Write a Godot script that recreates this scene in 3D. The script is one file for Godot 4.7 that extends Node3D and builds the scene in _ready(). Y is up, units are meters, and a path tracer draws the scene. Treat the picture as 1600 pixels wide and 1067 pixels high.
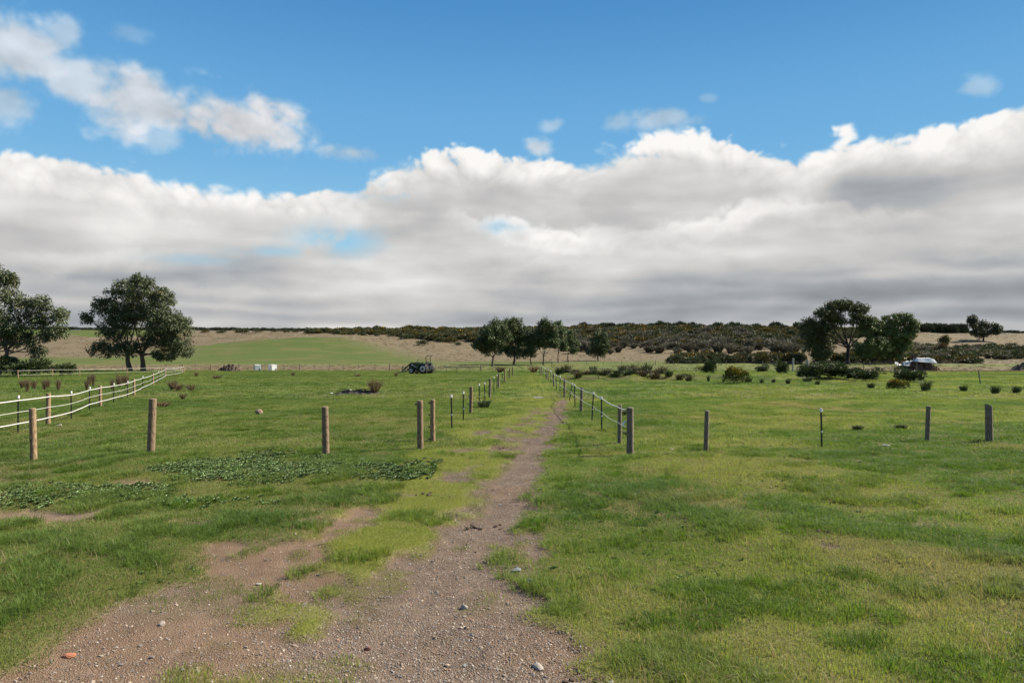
extends Node3D
# A paddock lane seen from its gate end. Camera at x 0, z 0, looking along -z; d below means -z in metres.

class MB:
	var v := PackedVector3Array()
	var n := PackedVector3Array()
	var c := PackedColorArray()
	func tri(a: Vector3, b: Vector3, e: Vector3, col: Color) -> void:
		var m := (e - a).cross(b - a).normalized()
		v.append(a); v.append(b); v.append(e)
		n.append(m); n.append(m); n.append(m)
		c.append(col); c.append(col); c.append(col)
	func quad(a: Vector3, b: Vector3, e: Vector3, f: Vector3, col: Color) -> void:
		tri(a, b, e, col); tri(a, e, f, col)
	func trin(a: Vector3, b: Vector3, e: Vector3, na: Vector3, nb: Vector3, ne: Vector3, col: Color) -> void:
		v.append(a); v.append(b); v.append(e)
		n.append(na); n.append(nb); n.append(ne)
		c.append(col); c.append(col); c.append(col)
	func mesh() -> ArrayMesh:
		var a := []
		a.resize(Mesh.ARRAY_MAX)
		a[Mesh.ARRAY_VERTEX] = v
		a[Mesh.ARRAY_NORMAL] = n
		a[Mesh.ARRAY_COLOR] = c
		var m := ArrayMesh.new()
		m.add_surface_from_arrays(Mesh.PRIMITIVE_TRIANGLES, a)
		return m

const WHITE := Color(1, 1, 1)
var rng := RandomNumberGenerator.new()
var nz := FastNoiseLite.new()      # smooth, one octave
var fb := FastNoiseLite.new()      # several octaves
var cl := FastNoiseLite.new()      # clouds
var bn := FastNoiseLite.new()      # their billows
var M := {}

# ------------------------------------------------------------------ helpers
func r(a: float, b: float) -> float:
	return rng.randf_range(a, b)

func ss(a: float, b: float, x: float) -> float:
	var t := clampf((x - a) / (b - a), 0.0, 1.0)
	return t * t * (3.0 - 2.0 * t)

func look(xs: Array, ys: Array, x: float) -> float:
	if x <= xs[0]: return ys[0]
	for i in range(1, xs.size()):
		if x <= xs[i]:
			return lerpf(ys[i - 1], ys[i], (x - xs[i - 1]) / (xs[i] - xs[i - 1]))
	return ys[-1]

func numbered(called: String) -> String:
	if not has_node(NodePath(called)): return called
	var k := 1
	while has_node(NodePath("%s_%03d" % [called, k])): k += 1
	return "%s_%03d" % [called, k]

func tag(o: Node, label: String, category: String, group := "", kind := "") -> Node:
	if label: o.set_meta("label", label)
	if category: o.set_meta("category", category)
	if group: o.set_meta("group", group)
	if kind: o.set_meta("kind", kind)
	return o

func thing(called: String, label: String, category: String, at: Vector3, turn := 0.0, group := "") -> Node3D:
	var o := Node3D.new()
	o.name = numbered(called)
	add_child(o)
	o.position = at
	o.rotation.y = turn
	tag(o, label, category, group)
	return o

func obj(called: String, m: Mesh, mat: Material, parent: Node = self) -> MeshInstance3D:
	var o := MeshInstance3D.new()
	o.name = numbered(called) if parent == self else called
	o.mesh = m
	o.material_override = mat
	parent.add_child(o, true)
	return o

func multi(called: String, m: Mesh, mat: Material, xf: Array, cols: Array, parent: Node = self) -> MultiMeshInstance3D:
	var mm := MultiMesh.new()
	mm.transform_format = MultiMesh.TRANSFORM_3D
	mm.use_colors = true
	mm.mesh = m
	mm.instance_count = xf.size()
	for i in xf.size():
		mm.set_instance_transform(i, xf[i])
		mm.set_instance_color(i, cols[i])
	var o := MultiMeshInstance3D.new()
	o.name = numbered(called) if parent == self else called
	o.multimesh = mm
	o.material_override = mat
	parent.add_child(o, true)
	return o

func box(mb: MB, t: Transform3D, s: Vector3, col := WHITE) -> void:
	var h := s * 0.5
	var p := []
	for i in 8:
		p.append(t * Vector3(h.x if i & 1 else -h.x, h.y if i & 2 else -h.y, h.z if i & 4 else -h.z))
	for q in [[0, 2, 3, 1], [4, 5, 7, 6], [0, 1, 5, 4], [2, 6, 7, 3], [0, 4, 6, 2], [1, 3, 7, 5]]:
		var m: Vector3 = (p[q[2]] - p[q[0]]).cross(p[q[1]] - p[q[0]])
		var mid: Vector3 = (p[q[0]] + p[q[2]]) * 0.5 - t.origin
		if m.dot(mid) > 0.0: mb.quad(p[q[0]], p[q[1]], p[q[2]], p[q[3]], col)
		else: mb.quad(p[q[3]], p[q[2]], p[q[1]], p[q[0]], col)

func bar(mb: MB, a: Vector3, b: Vector3, w: float, h: float, col := WHITE) -> void:
	var f := (b - a).normalized()
	var side := f.cross(Vector3.UP)
	if side.length() < 0.01: side = Vector3.RIGHT
	side = side.normalized()
	box(mb, Transform3D(Basis(side, side.cross(f).normalized(), -f), (a + b) * 0.5), Vector3(w, h, a.distance_to(b)), col)

func tube(mb: MB, pts: Array, rad: Array, sides := 6, col := WHITE, cap := true) -> void:
	var rings := []
	var nors := []
	var u := Vector3.ZERO
	for i in pts.size():
		var f: Vector3 = ((pts[mini(i + 1, pts.size() - 1)] as Vector3) - (pts[maxi(i - 1, 0)] as Vector3)).normalized()
		if i == 0:
			u = f.cross(Vector3(0.3, 0.1, 1.0)).normalized() if absf(f.y) > 0.7 else f.cross(Vector3.UP).normalized()
		u = (u - f * u.dot(f)).normalized()
		var w := f.cross(u)
		var ring := []
		var nr := []
		for k in sides:
			var a := TAU * k / sides
			var o := u * cos(a) + w * sin(a)
			ring.append((pts[i] as Vector3) + o * float(rad[i]))
			nr.append(o)
		rings.append(ring); nors.append(nr)
	for i in pts.size() - 1:
		for k in sides:
			var j := (k + 1) % sides
			mb.trin(rings[i][k], rings[i + 1][k], rings[i + 1][j], nors[i][k], nors[i + 1][k], nors[i + 1][j], col)
			mb.trin(rings[i][k], rings[i + 1][j], rings[i][j], nors[i][k], nors[i + 1][j], nors[i][j], col)
	if cap:
		for e in [0, pts.size() - 1]:
			for k in sides:
				var j := (k + 1) % sides
				if e == 0: mb.tri(pts[e], rings[e][k], rings[e][j], col)
				else: mb.tri(pts[e], rings[e][j], rings[e][k], col)

func noise_tex(freq: float, size: int, octaves: int, ramp: Array, normal := false, bump := 4.0, kind := FastNoiseLite.TYPE_SIMPLEX_SMOOTH, sd := 3) -> NoiseTexture2D:
	var f := FastNoiseLite.new()
	f.seed = sd
	f.noise_type = kind
	f.frequency = freq
	f.fractal_octaves = octaves
	f.fractal_gain = 0.6
	var t := NoiseTexture2D.new()
	t.width = size
	t.height = size
	t.seamless = true
	t.noise = f
	if normal:
		t.as_normal_map = true
		t.bump_strength = bump
	else:
		var g := Gradient.new()
		g.offsets = PackedFloat32Array(ramp.map(func(e): return e[0]))
		g.colors = PackedColorArray(ramp.map(func(e): return e[1]))
		t.color_ramp = g
	return t

func mat(col: Color, rough := 0.8, metal := 0.0) -> StandardMaterial3D:
	var m := StandardMaterial3D.new()
	m.albedo_color = col.linear_to_srgb()
	m.roughness = rough
	m.metallic = metal
	return m

func leafmat(rough := 0.6, back := 0.5) -> StandardMaterial3D:
	var m := StandardMaterial3D.new()
	m.vertex_color_use_as_albedo = true
	m.cull_mode = BaseMaterial3D.CULL_DISABLED
	m.roughness = rough
	m.metallic_specular = 0.3
	if back > 0.0:
		m.backlight_enabled = true
		m.backlight = Color(back, back, back * 0.8)
	return m

func vmat(rough := 0.85) -> StandardMaterial3D:
	var m := StandardMaterial3D.new()
	m.vertex_color_use_as_albedo = true
	m.roughness = rough
	return m

# ------------------------------------------------------------------ the lie of the land
const RX := [-700.0, -350.0, -200.0, -100.0, 0.0, 100.0, 250.0, 350.0, 700.0]
const RT := [13.0, 10.2, 7.9, 8.4, 9.3, 10.3, 8.6, 6.6, 6.0]

func land(x: float, d: float) -> float:
	var a := -0.025 * d
	var k := 0.5
	var h := maxf(k - absf(a + 3.75), 0.0) / k
	var base := maxf(a, -3.75) + h * h * k * 0.25
	var y := base
	if d > 200.0:
		y = base + (look(RX, RT, x) - base) * ss(200, 490, d)
		y += 3.1 * exp(-pow((x + 93) / 48, 2) - pow((d - 318) / 62, 2))
		y += nz.get_noise_2d(x * 0.4, d * 0.4) * 0.9 * ss(200, 400, d)
		if d > 900.0:
			y += ss(900, 1500, d) * 13.0
	elif d > 60.0:
		y += 0.45 * ss(69.0, 74.0, d + nz.get_noise_2d(x * 2.0, 7) * 4.0) * (1.0 - ss(78, 100, d)) * ss(4, 7, x) * (1.0 - ss(30, 40, x))
	return y

const RD := [3.0, 4.7, 6.0, 7.5, 8.3, 10.0, 11.4, 13.3, 17.0, 21.8, 30.0, 36.0, 45.0]
const RC := [-0.75, -0.75, -0.75, -0.5, -0.4, -0.3, -0.1, 0.15, 0.5, 1.25, 2.1, 2.7, 3.0]
const RW := [1.1, 1.1, 1.0, 0.8, 0.66, 0.54, 0.48, 0.44, 0.46, 0.43, 0.36, 0.24, 0.0]
const LD := [3.0, 4.7, 6.1, 7.5, 9.2, 10.4, 11.4, 13.3, 15.5, 18.3, 23.0, 27.0, 32.0]
const LC := [-2.7, -2.6, -2.75, -2.8, -2.35, -2.2, -1.6, -0.85, -0.5, -0.2, 0.3, 0.75, 1.3]
const LW := [1.1, 1.05, 0.85, 0.55, 0.3, 0.10, -0.05, 0.08, 0.14, 0.30, 0.28, 0.14, 0.0]
const MD := [3.0, 7.0, 8.3, 10.0, 13.3, 18.0, 24.0, 34.0, 60.0, 95.0]
const MC := [-1.8, -1.8, -1.5, -1.6, -1.3, -0.7, 0.3, 1.7, 2.3, 2.6]
const MW := [0.4, 0.6, 0.9, 1.0, 1.3, 1.6, 1.5, 1.5, 1.1, 1.0]
const PATCHES := [[-7.1, 9.9, 1.0, 0.45], [-6.6, 12.2, 0.6, 0.3], [-7.4, 8.7, 0.6, 0.3], [-8.9, 12.6, 0.8, 0.25], [-6.9, 13.4, 0.9, 0.3], [-3.3, 8.0, 0.35, 0.4], [-4.3, 9.2, 0.3, 0.15], [-6.4, 18.9, 0.4, 0.4], [3.7, 8.1, 0.2, 0.25], [5.7, 9.3, 0.3, 0.12], [-6.1, 6.4, 0.3, 0.15], [-1.9, 11.4, 0.35, 0.2], [-1.0, 12.6, 0.3, 0.3], [-2.0, 9.3, 0.25, 0.2], [-1.2, 16.8, 0.35, 0.4], [-0.9, 20.5, 0.3, 0.6]]

func bare(x: float, d: float) -> float:   # 1 where gravel and dirt lie open
	if d > 48.0: return 0.0
	var w := fb.get_noise_2d(x * 6.0, d * 5.0) * 0.42 + nz.get_noise_2d(x * 25.0, d * 14.0) * 0.2
	var m := 0.0
	if x > -5.0 and x < 5.0:
		var hw := look(RD, RW, d)
		if hw > 0.0: m = 1.0 - ss(hw - 0.12, hw + 0.22, absf(x - look(RD, RC, d)) + w)
		hw = look(LD, LW, d)
		if hw > 0.0: m = maxf(m, 1.0 - ss(hw - 0.15, hw + 0.2, absf(x - look(LD, LC, d)) + w * 1.2))
		m *= 1.0 - 0.75 * lerpf(0.35, 1.0, ss(6.0, 9.0, d)) * ss(0.12, 0.34, fb.get_noise_2d(x * 7.0 + 11.0, d * 6.0 + 5.0)) * ss(0.12, 0.5, absf(x - look(RD, RC, d)) + 0.1)
		if d < 8.0:  # green islands between the wheel tracks
			m *= 1.0 - 0.7 * ss(0.12, 0.4, fb.get_noise_2d(x * 9.0 + 40.0, d * 9.0)) * ss(-2.7, -2.2, x) * (1.0 - ss(-1.5, -1.0, x))
	for p in PATCHES:
		var q := Vector2((x - p[0]) / p[2], (d - p[1]) / p[3]).length()
		if q < 1.6: m = maxf(m, 0.9 * (1.0 - ss(0.6, 1.2, q + w * 1.2)))
	return m

func mossy(x: float, d: float) -> float:
	if d > 95.0 or absf(x) > 8.0: return 0.0
	var w := fb.get_noise_2d(x * 4.0 + 70.0, d * 4.0)
	var m := 1.0 - ss(0.5, 1.15, absf(x - look(MD, MC, d)) / look(MD, MW, d) + w * 0.9)
	m *= 1.0 - 0.4 * ss(0.0, 0.35, fb.get_noise_2d(x * 8.0 - 30.0, d * 6.0))
	return m * (1.0 - 0.5 * ss(30, 80, d))

func weedy(x: float, d: float) -> float:   # broad-leaved weeds beside the track
	var w := fb.get_noise_2d(x * 3.0 - 20.0, d * 3.0)
	var m := 1.0 - ss(0.3, 1.25, Vector2((x + 4.7) / 2.4, (d - 13.7) / 1.6).length() + w * 1.3)
	m = maxf(m, 0.6 * (1.0 - ss(0.3, 1.25, Vector2((x + 7.2) / 1.8, (d - 11.4) / 0.6).length() + w * 1.3)))
	m = maxf(m, 0.25 * (1.0 - ss(0.3, 1.25, Vector2((x + 4.6) / 1.4, (d - 10.5) / 0.45).length() + w * 1.3)))
	return m

func gy(x: float, d: float) -> float:      # ground height with its small lumps
	var y := land(x, d)
	if d < 140.0:
		var b := bare(x, d)
		var near := 1.0 - ss(60, 140, d)
		y += (fb.get_noise_2d(x * 1.6, d * 1.6) * 0.10 + nz.get_noise_2d(x * 9.0, d * 9.0) * 0.018 * (1.0 - b)) * near
		y -= 0.045 * b
		y += nz.get_noise_2d(x * 40.0, d * 40.0) * 0.006 * b
	return y

func at(x: float, d: float) -> Vector3:
	return Vector3(x, gy(x, d), -d)

const C_DIRT := Color(0.225, 0.158, 0.11)
const C_GRAV := Color(0.205, 0.155, 0.118)
const C_THATCH := Color(0.14, 0.135, 0.05)
const C_FIELD := Color(0.135, 0.165, 0.046)
const C_MOSS := Color(0.15, 0.17, 0.028)
const C_TAN := Color(0.18, 0.148, 0.095)
const C_RUSSET := Color(0.17, 0.125, 0.075)

func ground_color(x: float, d: float, b: float) -> Color:
	var n1 := fb.get_noise_2d(x * 0.5, d * 0.5)
	var n2 := nz.get_noise_2d(x * 3.0 + 9.0, d * 3.0)
	var c := C_THATCH.lerp(C_FIELD, ss(15, 60, d))
	c = c.lerp(Color(0.15, 0.125, 0.055), 0.55 * ss(0.05, 0.4, n1 + n2 * 0.25))
	c = c.lerp(Color(0.055, 0.085, 0.022), 0.6 * ss(0.1, 0.4, -n1 + n2 * 0.3))
	if d < 95.0:
		c = c.lerp(C_MOSS, 0.75 * mossy(x, d))
		if b > 0.0:
			var g := C_DIRT.lerp(C_GRAV, ss(-0.1, 0.3, n2 + ss(-2.2, -1.4, x) - 0.3))
			c = c.lerp(g * (0.92 + 0.25 * n1 + 0.35 * fb.get_noise_2d(x * 22.0, d * 18.0)), b)
	if d > 64.0:
		var f := d + n1 * 14.0
		c = c.lerp(Color(0.12, 0.10, 0.05), 0.8 * ss(67, 70, d + n2 * 3.0) * (1.0 - ss(75, 79, d + n2 * 3.0)) * ss(3.5, 6, x) * (1.0 - ss(18, 24, x)))
		# rough brown grass in the valley floor, beyond the paddocks
		var floor_dry := ss(120, 138, f) * (1.0 - ss(168, 182, f)) * (1.0 - ss(-25, -5, x))
		floor_dry = maxf(floor_dry, ss(112, 124, f) * (1.0 - ss(150, 170, f)) * ss(55, 75, x + n2 * 6.0))
		c = c.lerp(C_RUSSET.lerp(C_TAN, 0.35 + 0.5 * n2), 0.85 * floor_dry)
		if d > 150.0:
			var u := x / d
			var hillgreen := ss(-0.60, -0.42, u + n1 * 0.04) * (1.0 - ss(-0.15, -0.05, u + (d - 200.0) * 0.0012)) * (1.0 - ss(318, 332, d + (x + 93) * (x + 93) * 0.012 + n1 * 10.0))
			var strip := (1.0 - ss(-0.45, -0.35, u)) * (1.0 - ss(225, 240, f))
			strip = maxf(strip, (1.0 - ss(-0.55, -0.45, u)) * ss(385, 400, f))
			var mid := ss(-0.16, -0.05, u) * (1.0 - ss(0.45, 0.6, u)) * (1.0 - ss(195, 215, f))
			var green := clampf(maxf(hillgreen, maxf(strip, mid)), 0.0, 1.0)
			var dry := C_TAN.lerp(Color(0.15, 0.118, 0.07), ss(0.0, 0.35, n2 + 0.5 * n1))
			var h := Color(0.084, 0.118, 0.028).lerp(Color(0.13, 0.13, 0.045), ss(-0.05, 0.5, n1 + 0.5 * fb.get_noise_2d(x * 0.25, d * 1.4)))
			c = c.lerp(dry.lerp(h, green), ss(176, 190, f))
	return c

func axis(lo: float, hi: float, fine: float, until: float, grow: float) -> PackedFloat32Array:
	var a := PackedFloat32Array()
	var p := lo
	while p < hi:
		a.append(p)
		p += maxf(fine, grow * (absf(p) - until) + fine if absf(p) > until else fine)
	a.append(hi)
	return a

func make_ground() -> void:
	var half := axis(0.0, 2600.0, 0.09, 7.0, 0.024)
	var xs := PackedFloat32Array()
	for i in range(half.size() - 1, 0, -1): xs.append(-half[i])
	xs.append_array(half)
	var ds := PackedFloat32Array([-40.0, -20.0, -8.0, -2.0, 0.0, 1.5, 2.4, 2.8])
	ds.append_array(axis(3.0, 4000.0, 0.09, 9.0, 0.013))
	var w := xs.size()
	var h := ds.size()
	var ys := PackedFloat32Array()
	ys.resize(w * h)
	var vs := PackedVector3Array()
	vs.resize(w * h)
	var cs := PackedColorArray()
	cs.resize(w * h)
	var bs := PackedFloat32Array()
	bs.resize(w * h)
	for j in h:
		var d := ds[j]
		for i in w:
			var x := xs[i]
			var k := j * w + i
			var b := 0.0
			if d > 0.0 and d < 48.0 and absf(x) < 12.0: b = bare(x, d)
			bs[k] = b
			ys[k] = gy(x, d) if absf(x) < 90.0 else land(x, d)
			vs[k] = Vector3(x, ys[k], -d)
			cs[k] = ground_color(x, d, b)
	var ns := PackedVector3Array()
	ns.resize(w * h)
	for j in h:
		var j0 := maxi(j - 1, 0)
		var j1 := mini(j + 1, h - 1)
		for i in w:
			var i0 := maxi(i - 1, 0)
			var i1 := mini(i + 1, w - 1)
			ns[j * w + i] = Vector3(-(ys[j * w + i1] - ys[j * w + i0]) / (xs[i1] - xs[i0]), 1.0, (ys[j1 * w + i] - ys[j0 * w + i]) / (ds[j1] - ds[j0])).normalized()
	var idx := [PackedInt32Array(), PackedInt32Array(), PackedInt32Array()]
	for j in h - 1:
		var far := ds[j] > 172.0
		for i in w - 1:
			var k := j * w + i
			var which := 2 if far else (1 if bs[k] + bs[k + 1] + bs[k + w] + bs[k + w + 1] > 2.0 and absf(xs[i]) < 4.2 else 0)
			var p: PackedInt32Array = idx[which]
			p.append(k); p.append(k + w); p.append(k + 1)
			p.append(k + 1); p.append(k + w); p.append(k + w + 1)
			idx[which] = p
	var names := ["ground", "track", "hills"]
	for q in 3:
		# keep only the corners each sheet uses
		var map := PackedInt32Array()
		map.resize(w * h)
		map.fill(-1)
		var v2 := PackedVector3Array()
		var n2 := PackedVector3Array()
		var c2 := PackedColorArray()
		var i2 := PackedInt32Array()
		for k in idx[q]:
			if map[k] < 0:
				map[k] = v2.size()
				v2.append(vs[k]); n2.append(ns[k]); c2.append(cs[k])
			i2.append(map[k])
		var a := []
		a.resize(Mesh.ARRAY_MAX)
		a[Mesh.ARRAY_VERTEX] = v2
		a[Mesh.ARRAY_NORMAL] = n2
		a[Mesh.ARRAY_COLOR] = c2
		a[Mesh.ARRAY_INDEX] = i2
		var m := ArrayMesh.new()
		m.add_surface_from_arrays(Mesh.PRIMITIVE_TRIANGLES, a)
		tag(obj(names[q], m, M.track if q == 1 else (M.hills if q == 2 else M.ground)), ["rough green paddock turf around the lane", "bare gravel and dirt of the two-rut farm track", "rolling green and straw coloured hills behind the paddocks"][q], names[q], "", "structure")

# ------------------------------------------------------------------ sky
const EA := [-60.0, -48.0, -42.0, -36.9, -34.6, -32.1, -28.1, -23.8, -17.2, -12.7, -11.7, -6.4, -1.1, 5.4, 8.5, 11.1, 14.7, 19.1, 23.5, 26.0, 29.4, 32.5, 35.1, 36.9, 42.0, 50.0, 60.0]
const EE := [13.5, 14.0, 12.6, 12.3, 12.3, 12.0, 11.8, 11.7, 11.4, 12.3, 13.8, 15.5, 15.4, 14.7, 16.1, 16.8, 16.8, 14.9, 13.9, 15.2, 15.0, 14.6, 15.0, 15.8, 16.4, 14.5, 13.5]
const PUFFS := [[-21.2, 16.4, 5.6, 2.5, 1.0], [-28.4, 16.9, 4.0, 2.5, 0.9], [-32.3, 17.9, 3.0, 1.7, 0.8], [-35.6, 18.9, 3.2, 2.2, 0.85], [-33.3, 20.7, 1.3, 1.2, 0.6], [-29.6, 21.5, 1.6, 0.7, 0.25], [-37.0, 15.8, 2.2, 1.6, 0.6], [-27.0, 14.9, 2.0, 1.2, 0.5], [-13.4, 15.1, 2.9, 0.8, 0.7], [2.4, 15.9, 1.4, 0.8, 0.8], [3.2, 17.5, 1.1, 0.6, 0.5], [34.2, 17.3, 1.4, 0.8, 0.45], [12.6, 17.6, 3.8, 0.9, 0.6], [9.0, 17.6, 1.5, 0.9, 0.45], [16.0, 18.8, 0.7, 0.4, 0.3], [-45.0, 18.0, 4.0, 1.8, 0.8], [46.0, 21.0, 3.5, 1.4, 0.7]]
const BANKS := [[10.2, 2.2, 1.4, 0.88, 0.13, 2.6], [7.2, 1.7, 0.9, 0.815, 0.15, 2.2], [4.8, 1.1, 0.4, 0.825, 0.13, 1.4], [3.0, 0.8, 0.2, 0.84, 0.10, 0.9], [1.5, 0.5, 0.1, 0.87, 0.06, 0.8]]
const HOLES := [[-10.2, 12.3, 2.6, 0.55, 0.9], [-0.6, 9.5, 1.4, 0.5, 0.6], [-14.2, 8.1, 2.8, 1.0, 0.8], [-19.5, 7.1, 2.6, 0.35, 0.5], [-25.0, 6.2, 3.0, 0.4, 0.35]]

func sky_at(az: float, el: float) -> Color:
	# clear air
	var blue := Color(0.60, 0.79, 0.90).lerp(Color(0.43, 0.67, 0.855), ss(6, 17, el)).lerp(Color(0.285, 0.53, 0.76), ss(15, 30, el)).lerp(Color(0.20, 0.42, 0.68), ss(28, 75, el))
	if el < -1.0: return Color(0.36, 0.37, 0.33)
	var ring := cos(deg_to_rad(az))       # noise is read on a cylinder so that the sky closes behind
	var px := sin(deg_to_rad(az)) * 57.3
	var pz := ring * 57.3
	var big := cl.get_noise_3d(px * 2.2, el * 3.6, pz * 2.2)
	var fine := cl.get_noise_3d(px * 7.5 + 300.0, el * 10.0, pz * 7.5)
	# the long bank
	var edge: float
	if absf(az) < 60.0: edge = look(EA, EE, az)
	else: edge = 13.5 + cl.get_noise_3d(px * 0.7, 50.0, pz * 0.7) * 9.0 * ss(60, 75, absf(az))
	var wx := px + big * 2.5
	var we := el + fine * 0.5
	var billow := absf(bn.get_noise_3d(wx * 7.0, we * 9.0, pz * 7.0)) + 0.5 * absf(bn.get_noise_3d(wx * 16.0, we * 20.0 + 7.0, pz * 16.0)) + 0.25 * absf(bn.get_noise_3d(wx * 38.0, we * 44.0, pz * 38.0))
	var t := edge - el + big * 1.0 + (billow - 0.5) * lerpf(0.8, 1.5, ss(-15, 2, az)) + fine * 0.45
	var a := ss(-0.12, 0.35 + 0.9 * clampf(0.35 - big * 1.6, 0.0, 1.0), t)
	for q in HOLES:
		var e := Vector2((az - q[0]) / q[2], (el - q[1]) / q[3]).length_squared()
		if e < 6.0: a *= 1.0 - float(q[4]) * exp(-e * 0.8) * clampf(0.8 + 2.2 * fine + 1.2 * big, 0.0, 1.2)
	# banks behind banks: each is white along its top and greys towards its flat base
	var wob := cl.get_noise_3d(px * 0.8 + 90.0, el * 1.5, pz * 0.8)
	var soft := cl.get_noise_3d(px * 0.6 + 200.0, el * 5.0, pz * 0.6)
	var depth := clampf((edge - el) / 7.0, 0.0, 1.0)
	var bright := 0.93 - 0.20 * ss(0.3, 5.5, edge - el + big * 1.5)
	bright += (billow - 0.5) * 0.13 * (1.0 - ss(0.1, 0.55, depth)) + fine * 0.05 * (1.0 - ss(0.2, 0.8, depth))
	for q in BANKS:
		var top: float = float(q[0]) + wob * float(q[1]) * 0.35 + (billow - 0.5) * float(q[2]) * 0.7 + (bn.get_noise_3d(px * 1.3 + float(q[0]) * 70.0, 9.0, pz * 1.3) * 0.8 + bn.get_noise_3d(px * 4.1 + float(q[0]) * 50.0, el * 2.0, pz * 4.1) * 0.3) * float(q[1])
		var under := top - el
		if under > -1.0 and depth > 0.12:
			bright = lerpf(bright, float(q[3]) - float(q[4]) * ss(0.2, float(q[5]), under), ss(-0.35, 0.6, under) * ss(0.12, 0.3, depth) * clampf(0.62 + 1.7 * bn.get_noise_3d(px * 1.7 + float(q[0]) * 30.0, 60.0, pz * 1.7) * 0.6, 0.15, 1.0))
	bright += cl.get_noise_3d(px * 1.2 - 700.0, el * 2.6, pz * 1.2) * 0.22 * ss(0.15, 0.5, depth)
	bright += soft * lerpf(0.06, 0.16, 1.0 - ss(3.0, 9.0, el)) + cl.get_noise_3d(px * 1.4 + 400.0, el * 9.0, pz * 1.4) * 0.10 * ss(0.15, 0.5, depth)
	var here := big
	var lit := cl.get_noise_3d(px * 2.2 + 2.6, el * 3.6 + 3.4, pz * 2.2)
	bright = clampf(bright, 0.5, 0.97)
	var grey := Color(bright * 0.995, bright * 0.985, bright * 0.975)
	if bright < 0.80: grey = grey.lerp(Color(bright * 0.955, bright * 0.98, bright * 1.01), ss(0.0, 0.16, 0.80 - bright))
	var c := blue.lerp(grey, a)
	# loose clouds above
	if a < 0.98:
		var p := 0.0
		for q in PUFFS:
			var e := Vector2((az - q[0]) / q[2], (el - q[1]) / q[3]).length()
			if e < 1.9: p = maxf(p, float(q[4]) * ss(-0.15, 0.75, 1.0 - e + big * 0.5 + fine * 0.65 + (billow - 0.5) * 0.5))
		if el > 18.0:
			var g := cl.get_noise_3d(px * 1.1, el * 1.6 + 200.0, pz * 1.1)
			p = maxf(p, 0.8 * ss(0.16, 0.42, g + 0.2 * fine) * (ss(48, 62, absf(az)) + ss(32, 40, el)))
		if p > 0.0:
			var b := clampf(0.865 + (here - lit) * 0.25 + fine * 0.10, 0.6, 0.95)
			c = c.lerp(Color(b, b * 0.982, b * 0.985), clampf(p, 0, 1) * 0.92 * (1.0 - a))
	return c

func make_sky() -> Sky:
	cl.seed = 11
	cl.noise_type = FastNoiseLite.TYPE_SIMPLEX_SMOOTH
	cl.frequency = 0.03
	cl.fractal_octaves = 5
	cl.fractal_gain = 0.52
	bn.seed = 23
	bn.noise_type = FastNoiseLite.TYPE_SIMPLEX_SMOOTH
	bn.frequency = 0.03
	bn.fractal_type = FastNoiseLite.FRACTAL_NONE
	var W := 4096
	var Hh := 2048
	# every direction is computed with one and the same function; a coarse grid serves where the sky has no fine edges in view
	var k := 8
	var im := Image.create(W / k, Hh / k, false, Image.FORMAT_RGB8)
	for j in Hh / k:
		var el := 90.0 - (j + 0.5) * k * 180.0 / Hh
		for i in W / k:
			im.set_pixel(i, j, sky_at(wrapf((i + 0.5) * k * 360.0 / W, -180.0, 180.0), el))
	im.resize(W, Hh, Image.INTERPOLATE_CUBIC)
	var i0 := int(-43.0 / 360.0 * W)
	var i1 := int(43.0 / 360.0 * W)
	var j0 := int((90.0 - 28.0) / 180.0 * Hh)
	var j1 := int((90.0 - 0.0) / 180.0 * Hh)
	var dice := RandomNumberGenerator.new()
	dice.seed = 5
	for j in range(j0, j1):
		var el := 90.0 - (j + 0.5) * 180.0 / Hh
		for i in range(i0, i1):
			var c := sky_at((i + 0.5) * 360.0 / W, el)
			var q := dice.randf_range(-0.002, 0.002)
			im.set_pixel(posmod(i, W), j, Color(c.r + q, c.g + q, c.b + q))
	var pm := PanoramaSkyMaterial.new()
	pm.panorama = ImageTexture.create_from_image(im)
	pm.energy_multiplier = 1.0
	var s := Sky.new()
	s.sky_material = pm
	return s

# ------------------------------------------------------------------ grass and other small cover
func blade(mb: MB, p: Vector3, h: float, w: float, lean: Vector3, col: Color) -> void:
	var side := Vector3(lean.z, 0, -lean.x)
	side = (side if side.length() > 0.01 else Vector3.RIGHT).normalized().rotated(Vector3.UP, r(-0.9, 0.9)) * w * 0.5
	var m := p + Vector3(0, h * 0.6, 0) + lean * h * 0.3
	var t := p + Vector3(0, h * (1.0 - 0.35 * lean.length()), 0) + lean * h
	mb.quad(p - side, p + side, m + side * 0.75, m - side * 0.75, col)
	mb.tri(m - side * 0.75, m + side * 0.75, t, col)

func tuft(count: int, rad: float, h0: float, h1: float, w: float, spread: float, straw := 0.06) -> ArrayMesh:
	var mb := MB.new()
	for i in count:
		var a := r(0, TAU)
		var q := sqrt(rng.randf()) * rad
		var o := Vector3(cos(a), 0, sin(a))
		var l := (o * (q / rad) * spread + Vector3(r(-0.4, 0.4), 0, r(-0.4, 0.4)))
		var k := r(0.72, 1.25)
		var col := Color(k * r(0.85, 1.2), k, k * r(0.8, 1.2))
		if rng.randf() < straw: col = Color(2.6, 1.6, 3.2) * r(0.8, 1.1)
		blade(mb, o * q + Vector3(0, -0.01, 0), r(h0, h1), w * r(0.7, 1.2), l, col)
	return mb.mesh()

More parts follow.
